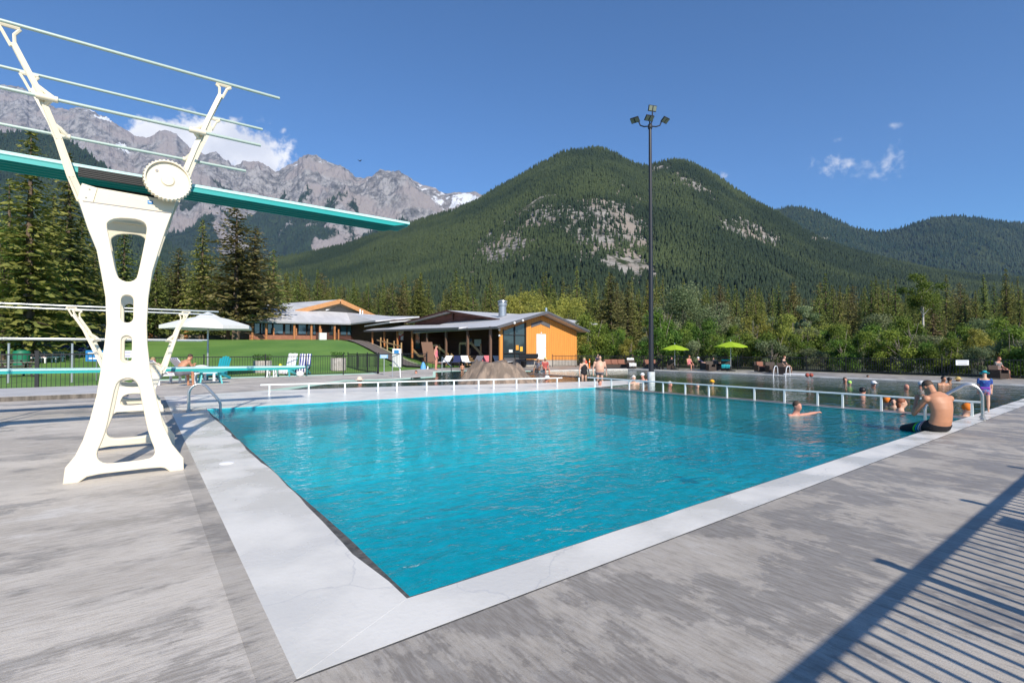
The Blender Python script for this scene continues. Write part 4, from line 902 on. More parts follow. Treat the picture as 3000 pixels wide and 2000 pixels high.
    for i in range(17):
        y = yc-w+.016+(2*w-.032)*i/16
        hgt = .062 if i % 4 == 0 else .035
        for (x0, x1) in ((X0, X1-.02),):
            ribs.add([(x0, y-.006, zz(x0)-.047), (x1, y-.006, zz(x1)-.047), (x1, y+.006, zz(x1)-.047), (x0, y+.006, zz(x0)-.047), (x0, y-.006, zz(x0)-.047-hgt), (x1-.25*(i % 4 == 0), y-.006, zz(x1)-.047-hgt), (x1-.25*(i % 4 == 0), y+.006, zz(x1)-.047-hgt), (x0, y+.006, zz(x0)-.047-hgt)],
                     [(0, 4, 5, 1), (3, 2, 6, 7), (4, 7, 6, 5), (1, 5, 6, 2), (0, 3, 7, 4)])
    slabx(yc-w+.004, yc+w-.004, -.048, -.056, M_teal, 'underside', bd); ribs.build('rib', M_teal, bd)
    # fulcrum roller and its scalloped hand wheel
    cx, cz, r = (.235, 3.455, .245) if tall else (.20, .885, .22)
    yw = yc-(.62 if tall else .60)
    n = 216; sc_ = 36
    MB().tube([(cx, yw+.03, cz), (cx, yc+.45, cz)], .045, 14).build('fulcrum_roller', M_dark, root, smooth=True)
    wh = MB(); prof = []; vs = []; fs = []
    rings = [(r*.97, .045), (r, .03), (r, -.03), (r*.965, -.045), (r*.90, -.045), (r*.88, -.01), (r*.30, -.012), (r*.24, -.03), (r*.18, -.03), (.001, -.028)]
    for rr, yy_ in rings:
        for j in range(n):
            a = 2*PI*j/n; q = rr*(1+.028*math.cos(sc_*a)) if rr > r*.95 else rr
            vs.append((cx+q*math.cos(a), yw+yy_, cz+q*math.sin(a)))
    for i in range(len(rings)-1):
        for j in range(n): fs.append((i*n+j, i*n+(j+1) % n, (i+1)*n+(j+1) % n, (i+1)*n+j))
    fs.append(tuple(range(n-1, -1, -1)))
    wheel = wh.add(vs, fs).build('fulcrum_wheel', M_cream, root, smooth=True)
    MB().lathe((cx-.11, yw-.012, cz+.10), [(.016, 0), (.016, .006)], 12, (0, -1, 0)).build('drain_hole', M_bolt, wheel)
    if tall:
        for s_ in (-1, 1):
            cv = MB()
            for i in range(5): cv.box((-.22, yc+s_*(w+.006), zz(-.2)-.055-.022*i), (.80, .012, .013), rot=Matrix.Rotation(R(.5), 3, 'Y'))
            cv.box((-.22, yc+s_*(w+.001), zz(-.2)-.10), (.80, .006, .115)).build('side_cover', M_dark, bd)
    # ladder and rear anchor out beyond the frame edge
    if tall:
        for s_ in (-1, 1):
            MB().tube([(-4.6, yc+s_*.3, 0), (-3.62, yc+s_*.3, 3.45), (-3.6, yc+s_*.6, 4.85)], .024, 8).build('ladder_rail', M_alu, root, smooth=True)
        for i in range(9): MB().box((-4.6+.98*(i+1)/10, yc, 3.45*(i+1)/10), (.12, .6, .03)).build('ladder_step', M_cream, root)
    za = zz(-3.3)-.1
    MB().box((-3.3, yc, za/2), (.14, .34, za)).build('rear_anchor', M_cream, root, bevel=.02)
    return root
diving_stand('high_diving_board', 'high cream diving stand with teal springboard, four long handrails and scalloped wheel, nearest the camera', 7.95, True)
diving_stand('low_diving_board', 'low cream diving stand with pale springboard, standing behind the high one', 14.55, False)

# ---------- curved steel grab rails
def grab(name, label, base, dirv, side, h=.78, reach=.62, gap=.22, down=.5):
    root = thing(name, label, 'pool ladder', base); d = Vector(dirv).normalized(); s = Vector(side).normalized(); b = Vector(base)
    for k in (-1, 1):
        o = b+s*gap/2*k; pts = [o, o+Vector((0, 0, h*.62))]
        for a in np.linspace(PI, PI*.28, 9): pts.append(o+d*(.20+.20*math.cos(a))+Vector((0, 0, h*.62+(h*.38)*math.sin(a))))
        e = o+d*reach; pts += [e+d*-.03+Vector((0, 0, h*.34)), e+Vector((0, 0, h*.18)), e+Vector((0, 0, -down))]
        MB().tube(pts, .021, 10).build('grab_rail', M_steel, root, smooth=True)
        MB().lathe(o, [(.05, .0), (.05, .02), (.03, .035)], 12).build('rail_flange', M_steel, root)
    for i in range(2):
        z = -.25-.28*i; e = b+d*reach; MB().bar(e-s*gap/2+Vector((0, 0, z)), e+s*gap/2+Vector((0, 0, z)), .08, .02).build('ladder_step', M_steel, root)
    return root
grab('pool_ladder', 'curved steel grab rails at the far left corner of the turquoise pool', (.86, 13.35, .012), (1, -.05, 0), (0.25, 1, 0), h=.60, reach=.62, gap=.13)
grab('pool_ladder', 'curved steel grab rails on the right coping beside the seated man', (13.55, 2.32, .012), (-.42, 1, 0), (1, .2, 0), h=.68, reach=.9, gap=.46, down=.4)

# ---------- low white railings along the ledge and the divider
M_railw = mat('white railing paint', (.74, .80, .79), .35)
def railing(label, a, b, n, z=.30, inset=.35, extra=()):
    root = thing('pool_railing', label, 'railing', (*a, 0)); A = Vector((*a, 0)); B = Vector((*b, 0)); d = (B-A).normalized()
    MB().bar(A+Vector((0, 0, z)), B+Vector((0, 0, z)), .042, .042).build('top_rail', M_railw, root, bevel=.008)
    T = [(inset+(B-A).length*1.0*i/(n)) for i in range(n)] if not extra else extra
    for t_ in T:
        p = A+d*t_; MB().box((p.x, p.y, z/2-.13), (.042, .042, z+.22)).build('post', M_railw, root)
    return root
def proj_rail(px, a, b):
    "distances along a-b of the posts seen at photo columns px"
    A = Vector((*a, 0)); D = (Vector((*b, 0))-A); out = []; Ln = D.length; D.normalize()
    for u in px:
        k = (u-1500)/FPX; den = D.dot(RT)-k*D.dot(FW); out.append((k*A.dot(FW)-A.dot(RT))/den)
    return out
ra, rb = (2.95, 16.95), (13.0, 14.15)
railing('low white railing along the white ledge at the far end of the turquoise pool', ra, rb, 12, extra=proj_rail([790, 905, 1011, 1108, 1163, 1250, 1330, 1402, 1446, 1513, 1574, 1632], ra, rb))
ra, rb = (13.98, 13.75), (13.98, 2.40)
railing('low white railing on the sunken wall between the turquoise pool and the green pool', ra, rb, 17, extra=proj_rail([1696, 1742, 1791, 1843, 1884, 1942, 2007, 2076, 2129, 2209, 2297, 2394, 2467, 2580, 2845], ra, rb))

# ---------- light mast
lp = Vector((17.65, 13.55, 0)); root = thing('light_mast', 'tall dark light mast with four flood lights standing in the pool', 'light mast', lp)
q = pdir(1895, 370); tt = lp.dot(FW)/q.dot(FW); ztop = CAM_H+q.z*tt
MB().tube([(lp.x, lp.y, -.3), (lp.x, lp.y, ztop)], [.115, .062], 16).build('pole', M_darkmetal, root, smooth=True)
MB().lathe((lp.x, lp.y, -.6), [(.155, 0), (.155, 1.02), (.15, 1.03), (.12, 1.03)], 18).build('base_sleeve', mat('pale weathered sleeve', (.55, .60, .60), .6, var=.2, vscale=5), root, smooth=True)
top = Vector((lp.x, lp.y, ztop)); r_ = RT
hb = MB().lathe(top-Vector((0, 0, .12)), [(.085, 0), (.10, .06), (.085, .20)], 12).build('mast_head', M_darkmetal, root)
def flood(c, face, tilt):
    f = Vector(face).normalized(); s = f.cross(Vector((0, 0, 1))).normalized(); up = Vector((0, 0, 1)); n = (f*math.cos(tilt)-up*math.sin(tilt)).normalized(); v = s.cross(n).normalized()
    rot = Matrix((s, v, n)).transposed()
    h_ = MB().box(c, (.38, .25, .07), rot=rot).build('flood_light', M_darkmetal, root, bevel=.01)
    for k in (-1, 1): MB().box(Vector(c)+n*.038+s*.1*k, (.15, .20, .01), rot=rot).build('lens', mat('pale lamp lens', (.22, .25, .20), .3), h_)
for arm, face in (((-.48, 0, .20), -r_), ((.48, 0, .20), r_), ((.10, 0, .66), FW*-1), ((-.12, -.4, .22), FW)):
    off = r_*arm[0]+FW*(-.3 if arm[1] else 0)
    e = top+off+Vector((0, 0, arm[2]))
    if abs(arm[0]) > .3: MB().tube([top, top+off*.55+Vector((0, 0, -.02)), top+off*.88+Vector((0, 0, .03)), top+off+Vector((0, 0, .16)), e], .028, 8).build('arm', M_darkmetal, root, smooth=True); c = e+Vector((0, 0, .07))+r_*(.18 if arm[0] > 0 else -.18)
    elif arm[2] > .5: MB().tube([top, top+off+Vector((0, 0, .25)), e], .028, 8).build('arm', M_darkmetal, root, smooth=True); c = e+Vector((0, 0, .12))
    else: MB().tube([top, e], .028, 8).build('arm', M_darkmetal, root, smooth=True); c = e
    fc = (-FW*.75+face*.6) if abs(arm[0]) > .3 else (-FW+RT*.3)
    flood(c, fc, R(52 if arm[2] < .5 else 18))

# ---------- fences
def fence(label, pts, h=1.2, bay=2.2, gap=.115, z=None, m=None, post=.05, thick=.014, rail2=True, rails=None):
    root = thing('picket_fence', label, 'fence', (pts[0][0], pts[0][1], 0)); m = m or M_black
    zf = z if z is not None else (lambda x, y: 0.0)
    for k in range(len(pts)-1):
        A = Vector((*pts[k], 0)); B = Vector((*pts[k+1], 0)); Ln = (B-A).length; d = (B-A).normalized(); nb = max(1, round(Ln/bay)); rz = math.atan2(d.y, d.x)
        for i in range(nb+1):
            if i == nb and k < len(pts)-2: continue
            p = A+d*Ln*i/nb; zz_ = zf(p.x, p.y); MB().box((p.x, p.y, zz_+(h+.09)/2), (post, post, h+.09), rz).box((p.x, p.y, zz_+h+.10), (post*1.25, post*1.25, .02), rz).build('post', m, root)
        for i in range(nb):
            a = A+d*Ln*i/nb; b = A+d*Ln*(i+1)/nb; za = zf(a.x, a.y); zb_ = zf(b.x, b.y); mm = MB(); n = int(Ln/nb/gap)
            for j in range(1, n):
                t_ = j/n; p = a.lerp(b, t_); zz_ = za+(zb_-za)*t_; mm.box((p.x, p.y, zz_+h*.5+.04), (thick, thick, h-.10), rz)
            for hz_, tk in (rails or ((h-.02, .04), (.10, .03))):
                mm.bar(a+Vector((0, 0, za+hz_)), b+Vector((0, 0, zb_+hz_)), .035, tk)
            mm.build('picket_panel', m, root)
    return root
fence('black picket fence along the lawn at the far left, behind the low diving board', [(-12.0, 22.95), (-2.82, 22.93), (-.55, 22.7)], h=1.25, post=.10)
fence('black picket fence behind the deck chairs, with a corner post at its right end', [(-.3, 27.35), (5.0, 27.45), (10.85, 27.4)], h=1.05)
fence('green-backed black picket fence receding beside the white cabinet', [(10.95, 27.5), (11.05, 33.1), (17.0, 33.3)], h=1.1)
fence('long black picket fence along the forest edge behind the green pool', [(26.5, 30.0), (29.4, 27.6), (31.9, 22), (33.8, 14), (33.8, 2.9), (45.5, -1.2)], h=.90, thick=.024)
fence('black picket fence behind the camera whose shadow falls on the deck at lower right', [(-7.63, -1.08), (27.57, -1.08)], h=1.40, post=.065, thick=.026, gap=.122, bay=2.2, rails=((1.375, .05), (.10, .03)))
sg = MB().box((5.15, -1.11, 1.22), (.30, .01, .22)).build('small_sign', M_signw); tag(sg, 'small plain plate hanging on the fence behind the camera', 'sign')

# ---------- buildings
def wood(name, col, sx, var=.3, rough=.7):
    m = bpy.data.materials.new(name); m.use_nodes = True; t = m.node_tree; b = t.nodes['Principled BSDF']; b.inputs['Roughness'].default_value = rough
    co = N(t, 'ShaderNodeTexCoord'); mp = N(t, 'ShaderNodeMapping'); mp.inputs['Scale'].default_value = (1, 1, .06) if sx != 'h' else (.06, .06, 1); L(t, co.outputs['Object'], mp.inputs[0])
    n = N(t, 'ShaderNodeTexNoise', ins={'Scale': 12.0, 'Detail': 5.0}); L(t, mp.outputs[0], n.inputs['Vector'])
    c = MIX(t, MAPR(t, n.outputs[0], .3, .7), tuple(k*(1-var) for k in col), tuple(min(1, k*(1+var)) for k in col))
    sp = N(t, 'ShaderNodeSeparateXYZ'); L(t, co.outputs['Object'], sp.inputs[0]); src = sp.outputs[2] if sx == 'h' else MATH(t, 'ADD', sp.outputs[0], sp.outputs[1])
    fr = MATH(t, 'FRACT', MATH(t, 'MULTIPLY', src, 4.2 if sx != 'h' else 5.5)); gr = MATH(t, 'LESS_THAN', fr, .09)
    c = MIX(t, MATH(t, 'MULTIPLY', gr, .55), c, tuple(k*.25 for k in col)); L(t, c, b.inputs['Base Color'])
    bp = N(t, 'ShaderNodeBump', ins={'Strength': .8, 'Distance': .02}); L(t, MATH(t, 'SUBTRACT', 1.0, gr), bp.inputs['Height']); L(t, bp.outputs[0], b.inputs['Normal']); return m
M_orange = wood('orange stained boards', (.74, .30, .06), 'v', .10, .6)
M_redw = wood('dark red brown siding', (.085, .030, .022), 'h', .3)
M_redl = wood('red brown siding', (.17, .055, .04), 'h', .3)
M_orw = mat('orange stained trim', (.56, .23, .06), .6, var=.2, vscale=6)
M_orbrown = mat('orange brown posts', (.42, .17, .06), .6, var=.25, vscale=6)
M_roof = mat('pale grey metal roofing', (.56, .56, .57), .6, var=.12, vscale=.7, stretch=(1, .15, 1), bump=.3, bscale=3)
M_roofd = mat('dark roof edge', (.11, .11, .12), .5)
M_concr = mat('cast concrete', (.40, .37, .33), .85, var=.15, vscale=2, bump=.3)
M_glass = mat('dark window glass', (.03, .045, .055), .06, spec=1.0, coat=.3)
M_glassb = mat('blue reflecting window glass', (.06, .11, .16), .08, spec=1.0, coat=.3)
M_frame = mat('dark window frame', (.03, .028, .026), .5)
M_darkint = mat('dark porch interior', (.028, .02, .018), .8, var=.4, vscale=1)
M_asph = mat('brown gravel path', (.16, .13, .11), .9, var=.2, vscale=3)
M_tan = mat('tan timber', (.42, .27, .13), .65, var=.2, vscale=5)

# orange pavilion: gable wall along x at y = 31, ridge running back along y
pav = thing('pavilion', 'small pavilion with bright orange board gable, white door and grey roof', 'building', (26.1, 31, 0))
gw = MB(); y = 31.0
poly = [(22.05, .64), (30.1, .48), (30.1, 3.0), (26.1, 4.22), (22.05, 3.12)]
# gable wall pieces left of, around and right of the glazed corner and the door
def wallq(pts, m, nm, par, th=.12): return MB().add([(x, y, z) for x, z in pts]+[(x, y+th, z) for x, z in pts], [tuple(range(len(pts))), tuple(range(2*len(pts)-1, len(pts)-1, -1))]+[((i+1) % len(pts), i, len(pts)+i, len(pts)+(i+1) % len(pts)) for i in range(len(pts))]).build(nm, m, par)
def xz(u, v, Y=31.0):
    q = pdir(u, v); t = Y/q.y; return (q.x*t, CAM_H+q.z*t)
gx = lambda u: xz(u, 1000)[0]
x0, x1, x2, x3 = gx(1474), gx(1507), gx(1540), gx(1690)
def rz_(x): return 4.22-(26.1-x)*.272 if x < 26.1 else 4.22-(x-26.1)*.305
wall = wallq([(gx(1540), .55), (x3, .48), (x3, rz_(x3)), (26.1, 4.22), (gx(1540), rz_(gx(1540)))], M_orange, 'wall', pav)
wallq([(22.0, .1), (gx(1474), .1), (gx(1474), rz_(gx(1474))), (22.0, rz_(22.0))], M_orange, 'wall', pav)
wallq([(gx(1474), rz_(gx(1474))-.38), (gx(1540), rz_(gx(1540))-.25), (gx(1540), rz_(gx(1540))), (gx(1474), rz_(gx(1474)))], M_orw, 'wall_trim', pav)
y = 31.05
win = wallq([(gx(1474)+.03, .1), (gx(1540)-.03, .1), (gx(1540)-.03, rz_(gx(1540))-.30), (gx(1474)+.03, rz_(gx(1474))-.40)], M_glass, 'corner_window', pav, .04)
y = 31.0
for u in (1474, 1508, 1540):
    xx = gx(u); MB().box((xx, 30.98, (rz_(xx)-.3)/2+.05), (.06, .06, rz_(xx)-.3)).build('mullion', M_frame, win)
for v in (981, 1034): MB().bar((gx(1474), 30.98, xz(1500, v)[1]), (gx(1540), 30.98, xz(1500, v)[1]), .06, .05).build('mullion', M_frame, win)
MB().box(((gx(1474)+gx(1540))/2, 31.0, .42), (gx(1540)-gx(1474)-.1, .05, .62)).build('window_panel', mat('grey window panel', (.10, .10, .11), .5), win)
for u, v, w_, h_, c_ in ((1516, 1018, 10, 14, (.75, .33, .04)), (1528, 1022, 10, 14, (.78, .45, .05)), (1497, 1028, 13, 8, (.7, .72, .7))):
    X_, Z_ = xz(u, v); MB().box((X_, 31.03, Z_), (w_*.027, .02, h_*.027)).build('poster', mat('poster', c_, .6), win)
XA, ZA = xz(1571, 978); XB, ZB = xz(1598, 1052)
door = MB().box(((XA+XB)/2, 30.975, (ZA+ZB)/2), (XB-XA, .06, ZA-ZB)).build('door', mat('white painted door', (.80, .82, .84), .4), pav, bevel=.01)
MB().ball((XB-.1, 30.92, (ZA+ZB)/2-.1), .03).build('handle', M_steel, door)
MB().box(((XA+XB)/2, 30.95, ZA+.10), (.10, .06, .09)).build('door_lamp', M_white, pav)
lv = MB()
for s_ in (-1, 1): lv.add([(26.1+s_*.02, 30.96, 3.75), (26.1+s_*1.0, 30.96, 3.46), (26.1+s_*1.0, 30.96, 3.16), (26.1+s_*.02, 30.96, 3.45)], [(0, 1, 2, 3) if s_ > 0 else (3, 2, 1, 0)])
lv.build('gable_vent', mat('grey louvre', (.12, .12, .13), .5), pav)
MB().add([(22.0, 31.02, -.2), (x3, 31.02, -.25), (x3, 31.02, .5), (gx(1540), 31.02, .56), (gx(1540), 31.02, .1), (22.0, 31.02, .1)]+[(22.0, 31.1, -.2), (x3, 31.1, -.25), (x3, 31.1, .5), (gx(1540), 31.1, .56), (gx(1540), 31.1, .1), (22.0, 31.1, .1)], [(0, 1, 2, 3, 4, 5), (3, 2, 8, 9), (4, 3, 9, 10)]).build('plinth', M_concr, pav)
MB().add([(x3, 31.1, -.25), (x3, 44, -.25), (x3, 44, 3.0), (x3, 31.1, 3.0)], [(0, 1, 2, 3)]).build('wall', M_orange, pav)
MB().add([(x3, 44, 0), (22, 44, 0), (22, 44, 3.1), (26.1, 44, 4.2), (x3, 44, 3.0)], [(0, 1, 2, 3, 4)]).build('wall', M_redw, pav)
rf = MB()
def roofplane(mb, a, b, c, d, t=.16): mb.slab([a, b, c, d], t)
roofplane(rf, (21.2, 30.1, 3.10), (26.1, 30.1, 4.44), (26.1, 44.4, 4.44), (21.2, 44.4, 3.10)); roofplane(rf, (26.1, 30.1, 4.44), (30.75, 30.1, 3.01), (30.75, 44.4, 3.01), (26.1, 44.4, 4.44))
roof = rf.build('roof', M_roof, pav)
ed = MB(); ed.bar((21.15, 30.05, 3.04), (26.1, 30.05, 4.38), .05, .2).bar((26.1, 30.05, 4.38), (30.8, 30.05, 2.95), .05, .14).bar((21.15, 30.05, 3.04), (21.15, 44.4, 3.04), .08, .14); ed.build('roof_edge', M_roofd, roof)
q_ = atd(1472, 925, 44); fl = MB().lathe((q_.x, q_.y, 3.5), [(.85, 0), (.62, .62), (.36, .85), (.34, 1.75), (.42, 1.78), (.42, 2.0), (.36, 2.02), (.36, 2.1), (.46, 2.12), (.44, 2.2), (.1, 2.3)], 20); fl.build('flue', mat('galvanised flue', (.42, .43, .45), .3, metal=.6), roof, smooth=True)
MB().tube([(26.1, 30.3, 4.4), (26.1, 30.3, 4.75)], .09, 10).build('ridge_cap', M_alu, roof)
for xx in (22.6, 23.4): MB().ball((xx, 29.9, rz_(xx)+.12), .10).build('eave_lamp', mat('white globe', (.8, .8, .78), .3), pav)
for zz_ in (2.9, 2.45): MB().ball((21.9, 30.9, zz_), .09).build('eave_lamp', mat('white globe lower', (.8, .8, .78), .3), pav)

# long porch wing running back from the pavilion: dark recess with stairs, posts, doors
wing = thing('porch_wing', 'long dark porch wing with stairs, posts and railings behind the pool', 'building', (24, 45, 0))
def zg(yv): return 0.0+max(0, (yv-38))*.115
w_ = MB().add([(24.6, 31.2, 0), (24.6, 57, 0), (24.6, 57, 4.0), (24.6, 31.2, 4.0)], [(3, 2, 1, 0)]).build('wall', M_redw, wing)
MB().slab([(21.1, 35.6, 3.22), (24.9, 35.6, 3.66), (24.9, 57.5, 4.35), (21.1, 57.5, 3.65)], .14).build('roof', M_roof, wing)
MB().bar((21.08, 35.6, 3.14), (21.08, 57.5, 3.56), .08, .20).build('roof_edge', M_roofd, wing)
for yv in (31.3, 34.6, 38.2, 41.8, 45.0, 48.5, 52, 55.5): MB().box((21.35, yv, zg(yv)/2+1.55), (.16, .16, 3.1-zg(yv)*.5+.1)).build('post', M_orbrown if yv > 44 else mat('brown post', (.16, .09, .06), .6), wing)
for i, (yv, wv, hv, mm) in enumerate(((33.2, 1.2, 2.1, M_glass), (40.2, 1.1, 2.0, M_frame), (46.6, 1.0, 2.1, M_glassb), (50.3, 1.0, 2.1, M_glassb))):
    MB().box((24.55, yv, 1.1+zg(yv)), (.06, wv, hv)).build('door', mm, wing)
MB().box((24.52, 38.0, 2.0), (.05, 1.1, .62)).build('notice_board', M_signw, wing)
# deck platform with stairs and tan balustrades
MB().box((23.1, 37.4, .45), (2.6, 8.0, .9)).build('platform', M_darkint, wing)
for i in range(5): MB().box((21.6-.05*i+.1, 35.0-.3*i, .80-.16*i), (1.6, .3, .06)).build('stair_step', M_tan, wing)
for (a, b) in (((21.9, 33.4, 1.02), (21.9, 34.9, 1.9)), ((21.9, 34.9, 1.9), (21.9, 36.8, 1.9)), ((21.6, 38.2, .9), (21.6, 40.4, 1.75)), ((21.6, 40.4, 1.75), (21.6, 41.8, 1.75)), ((21.5, 42.6, .75), (21.5, 43.8, .75)), ((21.5, 43.8, .75), (21.5, 45.2, 1.4)), ((21.5, 36.2, .3), (21.5, 37.6, .95)), ((22.6, 33.5, .55), (22.6, 34.8, 1.15))):
    MB().bar(a, b, .06, .20).build('balustrade', M_tan, wing)
for yv in (33.5, 36.8, 40.4): MB().box((21.9, yv, .9), (.10, .10, 1.9)).build('newel_post', M_tan, wing)
for yv in (47.0, 48.8, 50.6, 52.4): MB().box((21.1, yv, zg(yv)+.45), (.12, .12, 1.2)).build('path_post', M_tan, wing)
MB().bar((21.1, 47, zg(47)+.65), (21.1, 53.5, zg(53.5)+.65), .06, .14).build('balustrade', M_tan, wing)
# dark red cross gable above the porch
cg = thing('cross_gable', 'dark red sided cross gable with a low grey roof behind the porch', 'building', (25, 43, 0))
MB().add([(25.0, 34.6, 3.2), (25.0, 52, 3.4), (25.0, 52, 4.45), (25.0, 43.2, 5.05), (25.0, 34.6, 3.8)], [(4, 3, 2, 1, 0)]).build('wall', M_redl, cg)
rf = MB(); rf.slab([(24.2, 43.2, 5.28), (36, 43.2, 5.28), (36, 53, 4.55), (24.2, 53, 4.55)], .14).slab([(24.2, 34.0, 3.95), (36, 34.0, 3.95), (36, 43.2, 5.28), (24.2, 43.2, 5.28)], .14); rf.build('roof', M_roof, cg)
MB().bar((24.15, 43.2, 5.20), (24.15, 53, 4.47), .06, .18).bar((24.15, 43.2, 5.20), (24.15, 34, 3.87), .06, .18).build('roof_edge', M_redw, cg)
MB().box((24.9, 43.2, 4.7), (.1, .2, .7)).build('gable_trim', M_redw, cg)

# lodge on the rise
lo = thing('lodge', 'low brown lodge with pale metal roofs, orange posts and a ribbon of windows', 'building', (17, 69, 2.6))
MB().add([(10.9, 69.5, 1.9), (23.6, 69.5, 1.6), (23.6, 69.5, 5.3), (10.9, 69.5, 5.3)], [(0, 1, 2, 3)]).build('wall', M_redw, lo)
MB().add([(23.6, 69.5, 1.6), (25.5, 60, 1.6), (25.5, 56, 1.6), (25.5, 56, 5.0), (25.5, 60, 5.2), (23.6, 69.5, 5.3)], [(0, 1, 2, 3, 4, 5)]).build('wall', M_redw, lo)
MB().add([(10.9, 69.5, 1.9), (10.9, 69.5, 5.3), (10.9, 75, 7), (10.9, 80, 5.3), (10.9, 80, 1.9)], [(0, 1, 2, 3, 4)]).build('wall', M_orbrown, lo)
MB().box((14.6, 68.55, 2.88), (7.9, .12, .66)).build('parapet', mat('brick red boards', (.30, .12, .07), .7, var=.15, vscale=3), lo)
for u in (739, 780, 862, 912, 937, 980): 
    xx = xz(u, 970, 68.4)[0]; MB().box((xx, 68.4, 3.65), (.22, .22, 2.3)).build('post', M_orbrown, lo)
for u in (802, 868, 941, 992, 1047): 
    xx = xz(u, 970, 68.7)[0]; MB().box((xx, 68.75, 3.3), (.16, .16, 1.7)).build('post', M_orbrown, lo)
for u0, u1, g in ((744, 762, 0), (764, 777, 0), (783, 798, 1), (800, 830, 0), (834, 858, 1), (873, 897, 0), (899, 908, 1), (916, 926, 0), (965, 985, 1), (997, 1015, 0), (1017, 1030, 0)):
    a, b = xz(u0, 960, 69.4)[0], xz(u1, 960, 69.4)[0]; f_ = MB().box(((a+b)/2, 69.42, 4.05), (b-a, .1, 1.35)).build('window', M_frame, lo)
    MB().box(((a+b)/2, 69.36, 4.05), (b-a-.16, .04, 1.2)).build('pane', M_glassb if g == 0 else M_glass, f_)
bx_ = xz(945, 990, 68.2); MB().box((bx_[0], 68.2, 2.95), (.9, .5, 1.3)).build('white_cabinet', M_signw, lo)
rf = MB(); rf.slab([(10.2, 68.0, 4.85), (23.1, 68.0, 4.95), (24.5, 74, 6.9), (9.6, 74, 7.05)], .16)
rf.slab([(23.1, 68.0, 4.95), (23.1, 59.0, 4.95), (29, 59.0, 5.7), (29, 68, 6.2), (24.5, 74, 6.9)], .16)
rf.slab([(9.6, 74, 7.05), (24.5, 74, 6.9), (24.5, 80, 5), (10.2, 80, 5)], .16)
rl = rf.build('roof', M_roof, lo)
MB().bar((10.15, 67.95, 4.78), (23.1, 67.95, 4.88), .08, .2).bar((23.05, 68, 4.88), (23.05, 59, 4.88), .08, .2).build('roof_edge', mat('grey gutter', (.32, .33, .35), .5), rl)
MB().slab([(22.2, 60.5, 4.35), (22.2, 52.6, 4.5), (25.2, 52.6, 4.85), (29, 60.5, 5.3)], .14).build('roof', M_roof, lo)
# upper storey gable
MB().add([(18.4, 74.2, 6.0), (28.2, 74.2, 6.0), (28.2, 74.2, 6.55), (23.4, 74.2, 8.35), (18.4, 74.2, 6.9)], [(0, 1, 2, 3, 4)]).build('gable_wall', mat('pale gable board', (.40, .30, .20), .7), lo)
up_ = MB(); up_.slab([(17.2, 73.6, 6.75), (23.4, 73.6, 8.75), (16.6, 92, 8.95), (8.5, 90, 6.9)], .2).slab([(23.4, 73.6, 8.75), (29.2, 73.6, 6.35), (24, 92, 6.35), (16.6, 92, 8.95)], .2); ur = up_.build('upper_roof', M_roof, lo)
MB().bar((17.2, 73.55, 6.6), (23.4, 73.55, 8.5), .12, .62).bar((23.4, 73.55, 8.5), (29.3, 73.55, 6.15), .12, .62).build('barge_board', mat('bright orange brown barge', (.50, .24, .09), .6, var=.1), ur)
MB().add([(20.3, 74.0, 6.6), (23.4, 74.0, 7.75), (26.6, 74.0, 6.5)], [(0, 1, 2)]).build('gable_window', M_frame, lo)
vq = atd(968, 912, 73); MB().box((vq.x, vq.y, 6.9), (1.6, 1.0, .7)).build('roof_vent', M_signw, rl)
for u, v in ((1055, 914), (1062, 918)): p_ = atd(u, v, 72); MB().tube([(p_.x, p_.y, 6), (p_.x, p_.y, p_.z+.4)], .10, 8).build('vent_pipe', M_signw, rl)
# path up to the lodge
pth = [at(1010, 1000, 2.2), at(1045, 1002, 2.0), at(1230, 1030, .55), at(1245, 1042, .25), at(1200, 1040, .5), at(1120, 1030, 1.0), at(1060, 1018, 1.6)]
pp = [ud(1000, 60), ud(1040, 60), ud(1165, 46), ud(1235, 38), ud(1250, 35), ud(1205, 35.5), ud(1120, 42), ud(1040, 52)]
vs = []; 
def draped(name, poly, m, lift=.03, n=14):
    "a strip laid on the ground between its two long sides"
    a, b = poly; V = []; F = []
    for i in range(n+1):
        t_ = i/n
        for e, c_ in enumerate((a, b)):
            k = t_*(len(c_)-1); i0 = min(int(k), len(c_)-2); p = c_[i0].lerp(c_[i0+1], k-i0); V.append((p.x, p.y, float(terr(p.x, p.y))+lift))
    F = [(2*i, 2*i+1, 2*i+3, 2*i+2) for i in range(n)]; o = MB().add(V, F).build(name, m); o['kind'] = 'structure'; return o
draped('path', ([ud(985, 61), ud(1085, 47), ud(1190, 36)], [ud(1055, 61), ud(1165, 47), ud(1250, 36.5)]), M_asph, .12)
draped('path_kerb', ([ud(1056, 61), ud(1166, 47), ud(1251, 36.5)], [ud(1064, 61), ud(1174, 47), ud(1257, 36.5)]), mat('pale path kerb', (.6, .52, .45), .8), .16)

